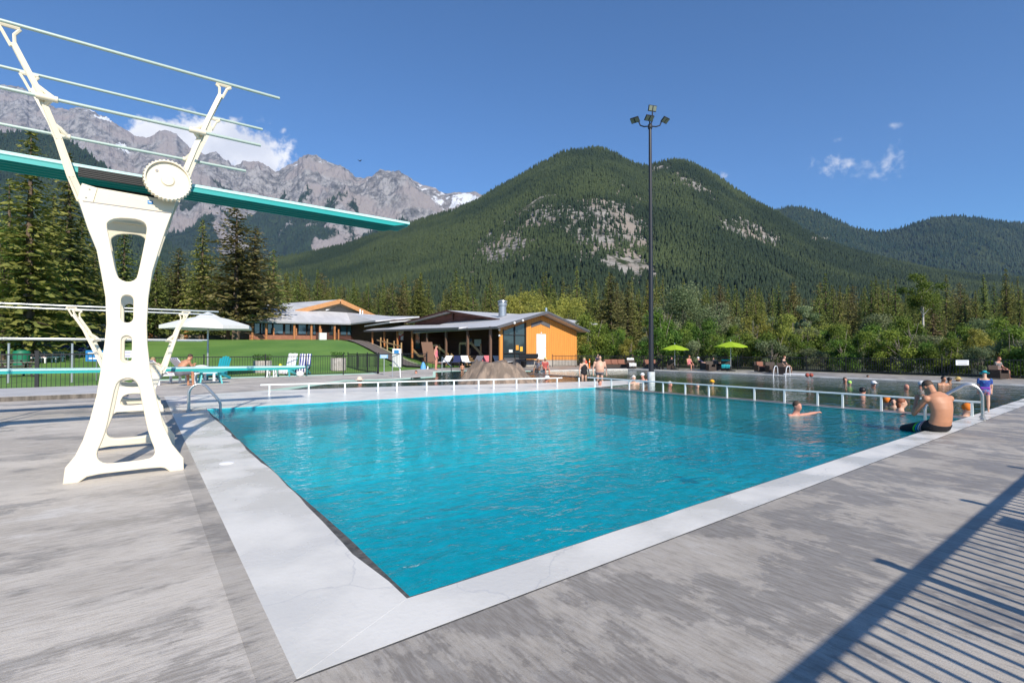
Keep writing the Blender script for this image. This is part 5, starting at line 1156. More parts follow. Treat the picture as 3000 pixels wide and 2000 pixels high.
# open shelter with orange posts behind the white umbrella, grey board fence
sh = thing('shelter', 'open timber shelter with orange posts and stone base left of the lodge', 'building', (5, 63, 2.4))
for u in (541, 598, 664): p = ud(u+4, 64); MB().box((p.x, p.y, 3.6), (.4, .4, 2.9)).build('post', M_orbrown, sh)
a, b = ud(520, 66), ud(725, 72); MB().bar((a.x, a.y, 2.9), (b.x, b.y, 2.9), .3, 1.0).build('stone_base', mat('pale stone base', (.42, .36, .29), .8, var=.3, vscale=1.5), sh)
a, b = ud(520, 67), ud(700, 68); MB().slab([(a.x, a.y, 5.2), (b.x, b.y, 5.3), (b.x+1, b.y+5, 5.9), (a.x-1, a.y+5, 5.8)], .2).build('roof', M_roofd, sh)
gf = thing('board_fence', 'grey vertical board fence at the top of the lawn', 'fence', tuple(ud(470, 66, 2.5)))
a, b = ud(438, 66), ud(520, 67); MB().bar((a.x, a.y, 3.6), (b.x, b.y, 3.5), .1, 2.4).build('boards', wood('grey fence boards', (.36, .33, .31), 'v', .15), gf)
p = ud(441, 64); MB().box((p.x, p.y, 3.9), (.42, .42, 3.4)).build('post', M_orbrown, gf)
# ================================================================ PEOPLE
def skinmat(n, c): return mat(n, c, .5, var=.07, vscale=9, spec=.4)
SK = [skinmat('tanned skin', (.52, .25, .145)), skinmat('fair skin', (.66, .40, .29)), skinmat('reddened skin', (.60, .28, .20)), skinmat('brown skin', (.32, .17, .10))]
HR = dict(brown=mat('short brown hair', (.07, .045, .03), .7, var=.3, vscale=60), black=mat('black hair', (.012, .01, .01), .5), red=mat('red hair', (.28, .09, .04), .6), grey=mat('white hair', (.66, .64, .60), .7), blond=mat('blond hair', (.40, .28, .14), .6))
def loft(mb, secs, n=28):
    vs = []; side = Vector((1, 0, 0)); k = len(secs)
    for i, (p, w, d) in enumerate(secs):
        t_ = (Vector(secs[min(i+1, k-1)][0])-Vector(secs[max(i-1, 0)][0])).normalized(); y = t_.cross(side).normalized()
        for j in range(n): a = 2*PI*j/n; vs.append(Vector(p)+side*math.cos(a)*w+y*math.sin(a)*d)
    mb.add(vs, [(i*n+j, i*n+(j+1) % n, (i+1)*n+(j+1) % n, (i+1)*n+j) for i in range(k-1) for j in range(n)]+[tuple(range(n-1, -1, -1)), tuple(range((k-1)*n, k*n))])
def oball(mb, c, r, M, n=14, m=10):
    b = MB().ball((0, 0, 0), r, n, m); mb.add([M @ Vector(v)+Vector(c) for v in b.v], b.f)
STAND = dict(spine=[((0, 0, .86), .13, .10), ((0, 0, .95), .165, .115), ((0, .01, 1.08), .145, .10), ((0, .0, 1.25), .165, .115), ((0, -.01, 1.38), .17, .10), ((0, -.01, 1.45), .09, .065)], neck=(0, .0, 1.47), head=(0, .03, 1.62), hpitch=0, hyaw=0,
    sh=(.185, -.01, 1.39), el=(.25, -.02, 1.11), wr=(.27, .07, .87), hip=(.09, 0, .90), kn=(.10, .02, .49), an=(.10, -.01, .08))
SIT = dict(spine=[((0, .03, .44), .15, .11), ((0, -.02, .52), .165, .12), ((0, -.05, .66), .15, .11), ((0, -.05, .82), .165, .115), ((0, -.03, .95), .17, .10), ((0, -.01, 1.02), .09, .065)], neck=(0, .0, 1.04), head=(0, .05, 1.18), hpitch=8, hyaw=0,
    sh=(.185, -.03, .96), el=(.23, .06, .70), wr=(.16, .28, .62), hip=(.09, .02, .48), kn=(.13, .43, .49), an=(.13, .46, .07))
RECL = dict(spine=[((0, .10, .42), .15, .11), ((0, .0, .45), .165, .12), ((0, -.13, .56), .15, .11), ((0, -.27, .67), .165, .115), ((0, -.38, .76), .17, .10), ((0, -.44, .81), .09, .065)], neck=(0, -.45, .82), head=(0, -.48, .96), hpitch=20, hyaw=0,
    sh=(.185, -.38, .76), el=(.26, -.18, .60), wr=(.15, .05, .60), hip=(.09, .06, .45), kn=(.13, .45, .56), an=(.12, .85, .38))
SWIM = dict(spine=[((0, .0, -.32), .13, .10), ((0, 0, -.27), .15, .105), ((0, .0, -.18), .16, .11), ((0, -.01, -.10), .165, .095), ((0, -.01, -.01), .09, .065)], neck=(0, .0, .01), head=(0, .03, .15), hpitch=0, hyaw=0,
    sh=(.18, -.01, -.07), el=(.26, .10, -.22), wr=(.20, .32, -.20), hip=None, kn=None, an=None)
def V3(t_, s=1): return Vector((t_[0]*s, t_[1], t_[2]))
def person(label, loc, rz=0.0, pose=None, over=None, skin=0, hair='brown', hat=None, wear=(), scale=1.0, voxel=.022, group=None, fine=False, cat='person', armover=None):
    root = thing('person', label, cat, loc, rz, group); root.scale = (scale,)*3
    J = dict(pose or STAND); J.update(over or {}); mb = MB()
    loft(mb, J['spine']); hc = Vector(J['head']); nk = Vector(J['neck'])
    HM = Matrix.Rotation(R(J['hyaw']), 3, 'Z') @ Matrix.Rotation(-R(J['hpitch']), 3, 'X')
    mb.limb(nk-Vector((0, 0, .03)), hc-HM @ Vector((0, .025, .04)), .066, .062)
    oball(mb, hc+HM @ Vector((0, -.01, .02)), (.074, .092, .088), HM); oball(mb, hc+HM @ Vector((0, .03, -.055)), (.052, .060, .062), HM)
    oball(mb, hc+HM @ Vector((0, .098, -.02)), (.013, .018, .022), HM)                    # nose
    oball(mb, hc+HM @ Vector((0, .088, -.062)), (.026, .010, .010), HM)                  # mouth
    oball(mb, hc+HM @ Vector((0, .075, .022)), (.05, .018, .011), HM)                     # brow
    for s in (-1, 1):
        oball(mb, hc+HM @ Vector((s*.077, -.005, -.01)), (.010, .020, .030), HM)
        A = armover[s] if armover else J; sh, el, wr = V3(A['sh'], s), V3(A['el'], s), V3(A['wr'], s)
        mb.limb(sh, el, .052, .040); mb.limb(el, wr, .041, .027); mb.ball(sh+Vector((0, 0, .0)), .062)
        d = (wr-el).normalized(); hd = A.get('hand', None); fd = Vector(hd).normalized() if hd else d
        if hd and s < 0: fd = Vector((-hd[0], hd[1], hd[2])).normalized()
        sx = d.cross(Vector((0, 0, 1))); sx = sx.normalized() if sx.length > .1 else Vector((1, 0, 0)); nx = fd.cross(sx).normalized()
        pm = wr+fd*.045; mb.limb(wr, pm+fd*.02, .026, .030); 
        fr_ = .0095 if fine else .011
        for f_ in range(4):
            o = pm+fd*.03+sx*(f_-1.5)*.019; ln = (.040, .046, .043, .034)[f_]
            m1 = o+(fd*.85+nx*.35)*ln; m2 = m1+(fd*.35+nx*.9)*ln*.75; mb.limb(o-fd*.02, m1, fr_, fr_*.95); mb.limb(m1, m2, fr_*.95, fr_*.85)
        th = pm-fd*.02+sx*s*-.028; mb.limb(th, th+(fd*.7+nx*.5-sx*s*.4)*.05, fr_*1.15, fr_)
        if J['hip']:
            hp, kn, an = V3(J['hip'], s), V3(J['kn'], s), V3(J['an'], s)
            mb.limb(hp, kn, .085, .056); mb.limb(kn, kn.lerp(an, .35), .056, .058); mb.limb(kn.lerp(an, .35), an, .057, .036); ft = J.get('foot', (0, .13, -.05)); mb.limb(an+Vector((0, -.02, -.03)), an+Vector(ft), .038, .028)
    body = blobmesh(mb, 'body', SK[skin], root, voxel, 5 if not fine else 9, .5)
    # eyes, hair, hat
    if fine:
        for s in (-1, 1): oball(m_ := MB(), hc+HM @ Vector((s*.031, .083, .002)), (.012, .008, .008), HM, 10, 6); m_.build('eye', M_dark, root, local=True, smooth=True)
    if hair:
        hb_ = MB(); oball(hb_, hc+HM @ Vector((0, -.022, .034)), (.080, .088, .084), HM, 16, 12)
        if hair in ('red', 'blond') or J.get('long'): oball(hb_, hc+HM @ Vector((0, -.06, -.05)), (.07, .045, .10), HM)
        hb_.build('hair', HR[hair], root, local=True, smooth=True)
    if hat:
        kind, hm_ = hat; h_ = MB()
        if kind == 'cap': oball(h_, hc+HM @ Vector((0, -.005, .045)), (.092, .105, .085), HM, 16, 10); h_.slab([tuple(hc+HM @ Vector((x, y, .045))) for x, y in ((-.06, .07), (.06, .07), (.055, .16), (-.055, .16))], .012)
        elif kind == 'wide': oball(h_, hc+HM @ Vector((0, -.005, .05)), (.094, .107, .085), HM, 16, 10); b_ = MB().lathe((0, 0, 0), [(.09, .0), (.165, -.022), (.168, -.012), (.09, .012)], 20); h_.add([hc+HM @ (Vector(v)+Vector((0, 0, .035))) for v in b_.v], b_.f)
        else: oball(h_, hc+HM @ Vector((0, -.005, .03)), (.088, .105, .10), HM, 16, 10)
        h_.build('hat', hm_, root, local=True, smooth=True)
    for w_ in wear:
        kind, cm = w_[0], w_[1]; c_ = MB(); S = J['spine']
        if kind in ('shirt', 'suit', 'top'):
            a = 1 if kind == 'shirt' else 0; b = len(S)-1
            secs = [(p, w+.014, d+.014) for p, w, d in S[a:b]]
            if kind == 'suit': secs[-1] = (secs[-1][0], .10, secs[-1][2])
            if kind == 'top': secs = secs[-3:]
            loft(c_, secs)
            if kind == 'shirt':
                for s in (-1, 1): A = armover[s] if armover else J; sh, el = V3(A['sh'], s), V3(A['el'], s); c_.limb(sh, sh.lerp(el, w_[2] if len(w_) > 2 else .55), .062, .052)
        if kind == 'shorts':
            loft(c_, [(S[0][0], S[0][1]+.035, S[0][2]+.02), (S[1][0], S[1][1]+.012, S[1][2]+.012), (Vector(S[1][0]).lerp(Vector(S[2][0]), .35), S[1][1]+.004, S[1][2]+.006)])
            for s in (-1, 1):
                hp, kn = V3(J['hip'], s), V3(J['kn'], s); c_.limb(hp, hp.lerp(kn, w_[2] if len(w_) > 2 else .7), .098, .070)
        if kind == 'trunks':
            loft(c_, [(S[0][0], S[0][1]+.03, S[0][2]+.015), (S[1][0], S[1][1]+.01, S[1][2]+.01)])
            for s in (-1, 1): hp, kn = V3(J['hip'], s), V3(J['kn'], s); c_.limb(hp, hp.lerp(kn, .15), .095, .09)
        blobmesh(c_, {'shirt': 'shirt', 'suit': 'swimsuit', 'top': 'top', 'shorts': 'shorts', 'trunks': 'trunks'}[kind], cm, root, max(voxel*.8, .012), 3, .4)
    return root
def cloth(n, c, **k): return mat(n, c, .8, **k)
C_black = cloth('black cloth', (.012, .012, .016)); C_grey = cloth('grey cloth', (.15, .15, .17)); C_red = cloth('red cloth', (.50, .03, .025)); C_orange = cloth('orange foam', (.85, .22, .02)); C_white = cloth('white cloth', (.78, .78, .78)); C_navy = cloth('navy cloth', (.02, .03, .10)); C_tealc = cloth('teal cloth', (.02, .38, .45)); C_lime = cloth('lime cloth', (.42, .75, .15)); C_yel = cloth('yellow orange cloth', (.85, .42, .03)); C_pink = cloth('pink swimsuit', (.65, .18, .22)); C_purple = cloth('purple cloth', (.22, .05, .42))
# board shorts with coloured bands
def bandmat():
    m = bpy.data.materials.new('striped board shorts'); m.use_nodes = True; t = m.node_tree; b = t.nodes['Principled BSDF']; b.inputs['Roughness'].default_value = .8
    co = N(t, 'ShaderNodeTexCoord'); sp = N(t, 'ShaderNodeSeparateXYZ'); L(t, co.outputs['Object'], sp.inputs[0])
    y = MATH(t, 'ADD', sp.outputs[1], MATH(t, 'MULTIPLY', sp.outputs[2], .5)); c = None
    cur = (.010, .010, .014)
    def band(c, a, w, col):
        f = MATH(t, 'MULTIPLY', MATH(t, 'GREATER_THAN', y, a), MATH(t, 'LESS_THAN', y, a+w)); return MIX(t, f, c, col)
    c = band(cur, .265, .030, (.08, .62, .05)); c = band(c, .225, .026, (.01, .28, .55)); c = band(c, .19, .018, (.75, .75, .78)); c = band(c, .155, .022, (.55, .25, .28)); L(t, c, b.inputs['Base Color']); return m
man_o = dict(spine=[((0, .06, .08), .15, .10), ((0, -.02, .11), .185, .13), ((0, -.055, .20), .168, .12), ((0, -.07, .29), .162, .118), ((0, -.07, .38), .172, .122), ((0, -.05, .47), .19, .122), ((0, -.02, .545), .20, .11), ((0, .02, .60), .165, .09), ((0, .05, .645), .085, .068)], neck=(0, .09, .645), head=(0, .200, .735), hpitch=44, hyaw=6,
    sh=(.205, .0, .55), el=(.25, .20, .27), wr=(.11, .32, .49), hand=(-.35, .25, .8), hip=(.10, .03, .10), kn=(.15, .57, -.05), an=(.14, .52, -.42))
mp_ = at(2752, 1270, .0)
person('shirtless brown haired man in striped black shorts sitting on the near coping', (mp_.x+.30, 2.43, .004), R(-36), SIT, man_o, 0, 'brown', None, [('shorts', bandmat(), .95)], 1.0, .0095, fine=True)
# toddler at the end of the rail
p = at(2903, 1211, 0)
tod = person('toddler in a teal sun hat and blue purple swim shirt standing by the ladder', (p.x, 2.50, .012), R(-75), STAND, dict(hpitch=18, head=(0, .05, 1.64), el=(.225, .0, 1.12), wr=(.22, .08, .88)), 1, None, ('wide', C_tealc), [('shirt', cloth('blue swim shirt', (.02, .05, .30), col2=(.05, .22, .50), vscale=7), .6), ('shorts', cloth('patterned swim shorts', (.08, .20, .45), col2=(.55, .15, .25), vscale=14), .4)], .52, .03)
MB().box((0, .0, 1.03), (.34, .25, .13)).build('purple_band', C_purple, tod, local=True, bevel=.06)

FACE = math.atan2(.599, -.801)
def swim(label, u, v, r, skin, hair=None, hat=None, over=None, sc_=1.0, wear=(), z=.0, fwd=1, arm=None):
    "u, v: centre of the head in the photograph"
    zh = WATER+.12*sc_+z; p = at(u, v, zh); return person(label, (p.x, p.y, WATER+z-.02*sc_), r, SWIM, over, skin, hair, hat, wear, sc_, .026, armover=arm)
swim('swimmer with dark hair behind the railing, left of the one with a yellow cap', 2042, 1130, FACE, 1, 'brown')
swim('swimmer wearing dark glasses and a white cap strap near the light mast', 1962, 1126, FACE+.4, 2, 'grey')
swim('swimmer in a bright yellow orange cap', 2085, 1121, FACE, 1, None, ('cap', C_yel))
swim('swimmer with reddish face just left of the lime capped child', 2475, 1113, FACE-.3, 2, 'brown')
swim('child in a lime green cap and vest in the middle of the green pool', 2488, 1122, FACE, 1, None, ('snug', C_lime), sc_=.8, wear=[('top', C_lime)])
swim('tiny dark haired head close to the far edge of the green pool', 2542, 1103, FACE, 3, 'black', sc_=.7)
swim('swimmer in a white cap in the middle of the green pool', 2558, 1125, FACE, 2, None, ('cap', C_white))
swim('black haired swimmer seen from behind next to the railing', 2527, 1147, FACE+2.6, 2, 'black', sc_=1.15)
swim('bald swimmer low in the water left of the seated man', 2654, 1134, FACE, 2, None)
swim('swimmer in a pale cap just left of the seated man', 2697, 1126, FACE+.5, 2, None, ('snug', C_white))
swim('dark haired bather at the far edge, left one of the pair', 2763, 1110, FACE, 0, 'black', z=.12)
swim('dark haired bather at the far edge, right one of the pair', 2781, 1113, FACE+2, 3, 'black', z=.05)
swim('bather in a straw yellow hat at the far edge', 2805, 1112, FACE, 0, None, ('wide', cloth('straw', (.55, .40, .15))))
swim('red haired woman holding a child beside the railing', 2638, 1180, FACE+1.2, 1, 'red', sc_=1.05, z=.06)
swim('dark haired child held by the red haired woman', 2617, 1176, FACE-.6, 1, 'black', sc_=.75, z=.04, wear=[('top', C_grey)])
swim('child in an orange swim cap beside the last railing post', 2596, 1176, FACE, 1, None, ('snug', C_orange), sc_=.95, wear=[('top', C_orange)])
swim('child in an orange life vest behind the steel grab rails', 2830, 1197, FACE+.4, 1, None, ('snug', C_orange), sc_=.95, wear=[('top', C_orange)], z=.05)
swim('swimmer with short hair resting one arm along the sunken wall', 2333, 1190, FACE+.35, 2, 'brown', None, z=.08, arm={1: dict(sh=(.18, -.01, -.07), el=(.30, .10, -.22), wr=(.20, .3, -.2)), -1: dict(sh=(.18, -.01, -.07), el=(.42, .03, -.03), wr=(.66, .0, -.02))})
swim('bather in a straw hat by the left shallow water', 1054, 1115, FACE, 2, None, ('wide', cloth('pale straw', (.72, .60, .48))), sc_=1.25)
swim('bather lying low with a dark red face near the white deck patch', 1219, 1091, FACE, 2, 'brown')
swim('bather in a white sun hat near the end of the ledge railing', 1601, 1109, FACE+1, 2, None, ('wide', C_white), sc_=1.1)
swim('dark haired bather between the two railings', 1757, 1121, FACE+.3, 2, 'brown')
swim('white haired bather behind the railing left of the light mast', 1856, 1108, FACE, 1, 'grey', z=.10, sc_=1.1)
swim('bather in a white cap leaning beside the light mast base', 1883, 1100, FACE-.8, 2, 'brown', ('cap', C_white), z=.12)
p = at(1354, 1102, -.3); person('bare chested child standing in the shallow water left of the fake rock', (p.x, p.y, -.35), FACE, STAND, None, 0, 'brown', None, [('trunks', C_black)], .50, .03)
p = at(1711, 1116, -.2); person('woman in a black swimsuit standing in the water', (p.x, p.y, -.75), FACE+.3, STAND, None, 1, 'blond', None, [('suit', C_black)], 1.0, .024)
p = at(1757, 1118, -.2); person('large shirtless bearded man standing in the water', (p.x, p.y, -.72), FACE, STAND, dict(spine=[((0, 0, .86), .16, .13), ((0, 0, .95), .21, .15), ((0, .02, 1.08), .20, .16), ((0, .0, 1.25), .21, .15), ((0, -.01, 1.38), .20, .12), ((0, -.01, 1.45), .10, .07)], sh=(.23, -.01, 1.39), el=(.31, -.02, 1.11), wr=(.31, .07, .87)), 1, 'black', None, [('trunks', C_grey)], 1.06, .024)
p = at(1577, 1086, 0); person('tattooed bather with a dark shirt sitting on the edge below the white door', (p.x, p.y, -.36), FACE-.5, SIT, None, 3, 'grey', None, [('shirt', cloth('dark patterned shirt', (.05, .05, .07), col2=(.3, .3, .35), vscale=20))], .95, .024)
p = at(1597, 1086, 0); person('bather in a red shirt and yellow cap sitting on the edge below the white door', (p.x, p.y, -.36), FACE+.3, SIT, None, 2, None, ('cap', cloth('pale yellow cap', (.75, .6, .25))), [('shirt', cloth('dark red shirt', (.42, .08, .07)))], .95, .024)
p = at(1311, 1058, .6); person('staff person in a grey shirt standing in the shade of the porch', (22.9, 36.9, .9), FACE, STAND, None, 1, 'grey', None, [('shirt', C_grey), ('shorts', C_black)], 1.0, .026)
p = at(1277, 1083, 0); person('woman in a pink swimsuit standing beside the tall brown lounger', (p.x, p.y, 0), FACE+1.4, STAND, None, 2, 'brown', None, [('suit', C_pink)], .98, .024)
# left deck: seated man and sunbather
p = at(566, 1131, 0); person('shirtless dark haired man in grey shorts leaning forward on the striped lounger', (p.x-.45, p.y+.15, .0), R(-58), SIT, dict(spine=[((0, .03, .44), .15, .11), ((0, .0, .50), .165, .12), ((0, .06, .66), .155, .11), ((0, .16, .80), .165, .115), ((0, .27, .90), .17, .10), ((0, .34, .95), .09, .065)], neck=(0, .36, .96), head=(0, .44, 1.08), hpitch=20, sh=(.185, .26, .90), el=(.20, .40, .66), wr=(.05, .58, .80)), 0, 'brown', None, [('shorts', C_grey, .75)], 1.02, .020)
p = at(520, 1125, 0); person('pink skinned sunbather lying back on the striped lounger', (p.x-.35, p.y+.7, .06), R(-75), RECL, None, 2, 'blond', None, [('suit', C_pink)], .95, .026)
# far right deck, sitters
def deckp(label, u, v, pose=SIT, sk=1, hr='brown', hat=None, wear=(), rz=0, z=0.0, s=.8, over=None):
    p = at(u, v, 0); return person(label, (p.x, p.y, z), FACE+rz, pose, over, sk, hr, hat, wear, s, .028)
deckp('woman in a pinkish swimsuit sitting at the pool edge between the lime umbrellas', 2019, 1083, SIT, 2, 'red', None, [('suit', C_pink)], .3, -.05)
deckp('white capped man leaning back in a dark deck chair between the lime umbrellas', 2062, 1081, RECL, 1, None, ('cap', C_white), [('shirt', C_navy, .8), ('shorts', C_black)], 1.1)
deckp('person in a dark shirt in the chair under the right lime umbrella', 2102, 1081, RECL, 1, 'black', None, [('shirt', C_grey)], .4)
deckp('person in a black top sitting in the shade of the left lime umbrella', 1968, 1079, RECL, 2, 'black', None, [('shirt', C_black)], -.3)
deckp('person with a black top sitting behind the white ladder rails', 2297, 1095, SIT, 1, 'red', None, [('shirt', C_black)], .5)
deckp('person in a dark striped shirt sitting by the fence at the right edge', 2926, 1108, SIT, 2, 'red', None, [('shirt', cloth('dark striped shirt', (.02, .02, .03), col2=(.4, .38, .36), vscale=18, stretch=(.1, .1, 3)))], .2)
deckp('person in a navy shirt sitting between the orange post and the brown sofa', 1752, 1076, SIT, 1, 'brown', None, [('shirt', C_navy)], -.4)

# ================================================================ FURNITURE
M_wick = mat('dark brown wicker', (.045, .028, .02), .6, var=.3, vscale=40, bump=.5, bscale=60); M_cush = mat('rust brown cushion', (.26, .11, .07), .8, var=.1); M_lime = mat('lime canvas', (.46, .66, .03), .7, trans=.35); M_canvas = mat('white canvas', (.88, .88, .86), .8, trans=.2)
M_tealp = mat('teal plastic', (.015, .30, .36), .4); M_aqua = mat('aqua plastic', (.10, .50, .52), .4); M_whitep = mat('white plastic', (.82, .83, .84), .4); M_umbp = mat('grey umbrella pole', (.45, .47, .5), .35, metal=.5)
def umbrella(label, base, apex_z, rad, rise, n, m, pole=.02, drop=.10, vent=False):
    root = thing('umbrella', label, 'umbrella', base); b = Vector(base); ax = Vector((b.x, b.y, apex_z)); V = [ax]; F = []; k = n
    for ring, (rr, zz_) in enumerate(((.5, .42), (1.0, 1.0))):
        for i in range(k*2):
            a = PI*i/k+.2; sag = .97 if i % 2 else 1.0; V.append(ax+Vector((math.cos(a)*rad*rr*sag, math.sin(a)*rad*rr*sag, -rise*zz_+(.05*rr if i % 2 else 0))))
    kk = 2*k; F += [(0, 1+i, 1+(i+1) % kk) for i in range(kk)]+[(1+i, 1+kk+i, 1+kk+(i+1) % kk, 1+(i+1) % kk) for i in range(kk)]
    off = len(V)
    for i in range(kk): V.append(V[1+kk+i]-Vector((0, 0, drop)))
    F += [(1+kk+i, off+i, off+(i+1) % kk, 1+kk+(i+1) % kk) for i in range(kk)]
    cn = MB().add(V, F).build('canopy', m, root)
    if vent: MB().lathe(ax+Vector((0, 0, -rise*.2)), [(.55, 0), (.3, .14), (.02, .26)], k).build('vent', m, cn)
    MB().tube([b, ax+Vector((0, 0, .12))], pole, 10).build('pole', M_umbp, root, smooth=True)
    MB().lathe(b, [(.28, 0), (.28, .05), (.06, .09), (.05, .3)], 16).build('base', M_dark, root)
    for i in range(k): a = 2*PI*i/k+.2; MB().tube([ax-Vector((0, 0, .35*rise+.25)), ax+Vector((math.cos(a)*rad*.62, math.sin(a)*rad*.62, -rise*.66))], .010, 5).build('strut', M_umbp, root)
    return root
p = at(1977, 1083, 0); umbrella('lime green umbrella, the left one of two on the far deck', p, 1.72, .93, .34, 6, M_lime, .022, .06)
p = at(2141, 1087, 0); umbrella('lime green umbrella, the right one of two on the far deck, slightly larger', p, 1.90, 1.02, .34, 6, M_lime, .022, .06)
p = ud(609, 25.5); umbrella('large white canvas umbrella over the deck chairs by the lawn', (p.x, p.y, 0), 3.18, 2.12, .60, 4, M_canvas, .045, .17, True)
def adirondack(m, label, loc, rz, arms=None):
    root = thing('adirondack_chair', label, 'deck chair', loc, rz); am = arms or m
    for i in range(5):
        x = (i-2)*.105; hh = .80-.05*abs(i-2)*abs(i-2)*.5; MB().bar((x, -.22, .28), (x*1.12, -.22-.30*hh/.8, .28+hh), .095, .02).build('back_slat', m, root, local=True)
    for i in range(6): MB().box((0, -.20+i*.10, .27+i*.018), (.54, .085, .02)).build('seat_slat', m, root, local=True)
    for s in (-1, 1):
        MB().box((s*.33, .02, .52), (.13, .66, .025)).build('armrest', am, root, local=True, bevel=.01)
        MB().box((s*.31, .31, .25), (.035, .09, .50)).build('leg', am, root, local=True); MB().bar((s*.29, .36, .34), (s*.29, -.42, .06), .03, .12).build('leg', am, root, local=True)
    MB().box((0, .35, .30), (.60, .03, .12)).build('front_apron', m, root, local=True)
    return root
p = at(640, 1112, 0); adirondack(M_tealp, 'teal fan backed deck chair beside the white umbrella pole', (p.x, p.y, 0), FACE-.1)
p = at(842, 1102, 0); adirondack(M_aqua, 'aqua fan backed deck chair draped with a white towel', (p.x, p.y, 0), FACE-.15)
def drape(label, loc, rz, w, h, m, lean=.3, seat=.5, name='towel'):
    o = thing(name, label, 'towel', loc, rz); n = 10; V = []; F = []
    prof = [(-.55*lean-.05, .30+.0), (-.30-.30*h, .30+h+.02), (-.26-.28*h, .30+h+.03), (-.18-.1*lean, .36), (.05, .33), (seat*.8, .36), (seat*.85, .12)]
    for j, (y, z) in enumerate(prof):
        for i in range(n+1): x = (i/n-.5)*w; V.append((x, y+.012*math.sin(i*2.1+j), z+.012*math.sin(i*1.3+j*2)))
    F = [(j*(n+1)+i, j*(n+1)+i+1, (j+1)*(n+1)+i+1, (j+1)*(n+1)+i) for j in range(len(prof)-1) for i in range(n)]
    ob = MB().add(V, F).build('cloth', m, o, local=True, smooth=True); md = ob.modifiers.new('t', 'SOLIDIFY'); md.thickness = .015; return o
def stripes(n, a, b, f, ax=0):
    m = bpy.data.materials.new(n); m.use_nodes = True; t = m.node_tree; bs = t.nodes['Principled BSDF']; bs.inputs['Roughness'].default_value = .85
    co = N(t, 'ShaderNodeTexCoord'); sp = N(t, 'ShaderNodeSeparateXYZ'); L(t, co.outputs['Object'], sp.inputs[0]); g = MATH(t, 'GREATER_THAN', MATH(t, 'FRACT', MATH(t, 'MULTIPLY', sp.outputs[ax], f)), .5); L(t, MIX(t, g, a, b), bs.inputs['Base Color']); return m
M_strp = stripes('navy and white striped terry', (.78, .78, .80), (.03, .05, .26), 7.5)
M_terry = mat('white terry', (.82, .82, .84), .9, bump=.5, bscale=80)
p = at(842, 1102, 0); drape('white towel hung over the aqua deck chair', (p.x, p.y, .03), FACE-.15, .52, .82, M_terry)
p = at(884, 1100, 0); q0 = adirondack(M_aqua, 'second aqua deck chair hidden under a striped towel', (p.x+.1, p.y+.2, 0), FACE+.1); drape('navy and white striped towel hung over the right aqua deck chair', (p.x+.1, p.y+.2, .03), FACE+.1, .62, .80, M_strp)
bg = MB(); bg.ball((0, 0, .14), (.20, .16, .16)); p = at(872, 1101, 0); o = blobmesh(bg, 'beach_bag', C_white, None, .03, 3); o.location = (p.x, p.y-.5, 0); tag(o, 'crumpled white beach bag on the deck beside the aqua chairs', 'bag')
yb = MB().ball((0, 0, 0), .09).build('beach_ball', mat('yellow ball', (.75, .72, .05), .5), smooth=True); p = ud(822, 26.2, .55); yb.location = p; tag(yb, 'small yellow ball resting on the arm of the aqua chair', 'ball')
def table(label, loc, r, h, m, round_=True, rz=0, w=.6, d=.4):
    root = thing('side_table', label, 'table', loc, rz)
    if round_: MB().lathe((0, 0, h-.03), [(r, 0), (r, .03)], 28).build('table_top', m, root, local=True)
    else: MB().box((0, 0, h-.02), (w, d, .04)).build('table_top', m, root, local=True, bevel=.01)
    for a in (-1, 1):
        for b in (-1, 1):
            e = (r*.62 if round_ else w/2-.04), (r*.62 if round_ else d/2-.04); MB().bar((a*e[0]*.8, b*e[1]*.8, h-.04), (a*e[0], b*e[1], 0), .05, .05).build('leg', m, root, local=True)
        MB().bar((a*(r*.55 if round_ else w/2-.05), -e[1]*.9, h*.4), (a*(r*.55 if round_ else w/2-.05), e[1]*.9, h*.4), .04, .04).build('stretcher', m, root, local=True)
    return root
p = at(618, 1124, 0); table('round white table with aqua top beside the leaning man', (p.x, p.y+.3, 0), .62, .50, M_aqua)
p = at(796, 1104, 0); table('small white stool between the planter and the aqua chairs', (p.x, p.y, 0), .2, .5, M_whitep, False, FACE, .42, .34)
p = at(596, 1110, 0); fb = MB().ball((0, 0, 0), (.30, .22, .12)); o = blobmesh(fb, 'folded_towel', C_white, None, .03, 2); o.location = (p.x-.25, p.y-1.9, .60); tag(o, 'white folded towel heaped on the round table', 'towel')
# white slatted lounger with striped cover
def lounger(label, loc, rz, m, cm=None, back=42, h=.38):
    root = thing('sun_lounger', label, 'sun lounger', loc, rz); c, s = math.cos(R(back)), math.sin(R(back))
    for k in (-1, 1): MB().bar((k*.31, -.55, h), (k*.31, 1.15, h), .05, .07).build('side_rail', m, root, local=True)
    for k in (-1, 1):
        for y in (-.45, 1.0): MB().box((k*.31, y, h/2), (.06, .08, h)).build('leg', m, root, local=True)
    for i in range(9): MB().box((0, -.02+i*.14, h+.03), (.60, .10, .02)).build('seat_slat', m, root, local=True)
    MB().slab([(-.30, -.05, h+.05), (.30, -.05, h+.05), (.30, -.05-.75*c, h+.05+.75*s), (-.30, -.05-.75*c, h+.05+.75*s)], .03).build('backrest', m, root, local=True)
    if cm: MB().slab([(-.29, -.06, h+.08), (.29, -.06, h+.08), (.29, -.06-.78*c, h+.08+.78*s), (-.29, -.06-.78*c, h+.08+.78*s)], .03).slab([(-.29, -.06, h+.08), (.29, -.06, h+.08), (.29, 1.0, h+.07), (-.29, 1.0, h+.07)], .03).build('cover', cm, root, local=True)
    return root
p = at(478, 1128, 0); lounger('white slatted lounger with a navy striped cover, left of the leaning man', (p.x+.1, p.y+.5, 0), R(-62), M_whitep, M_strp)
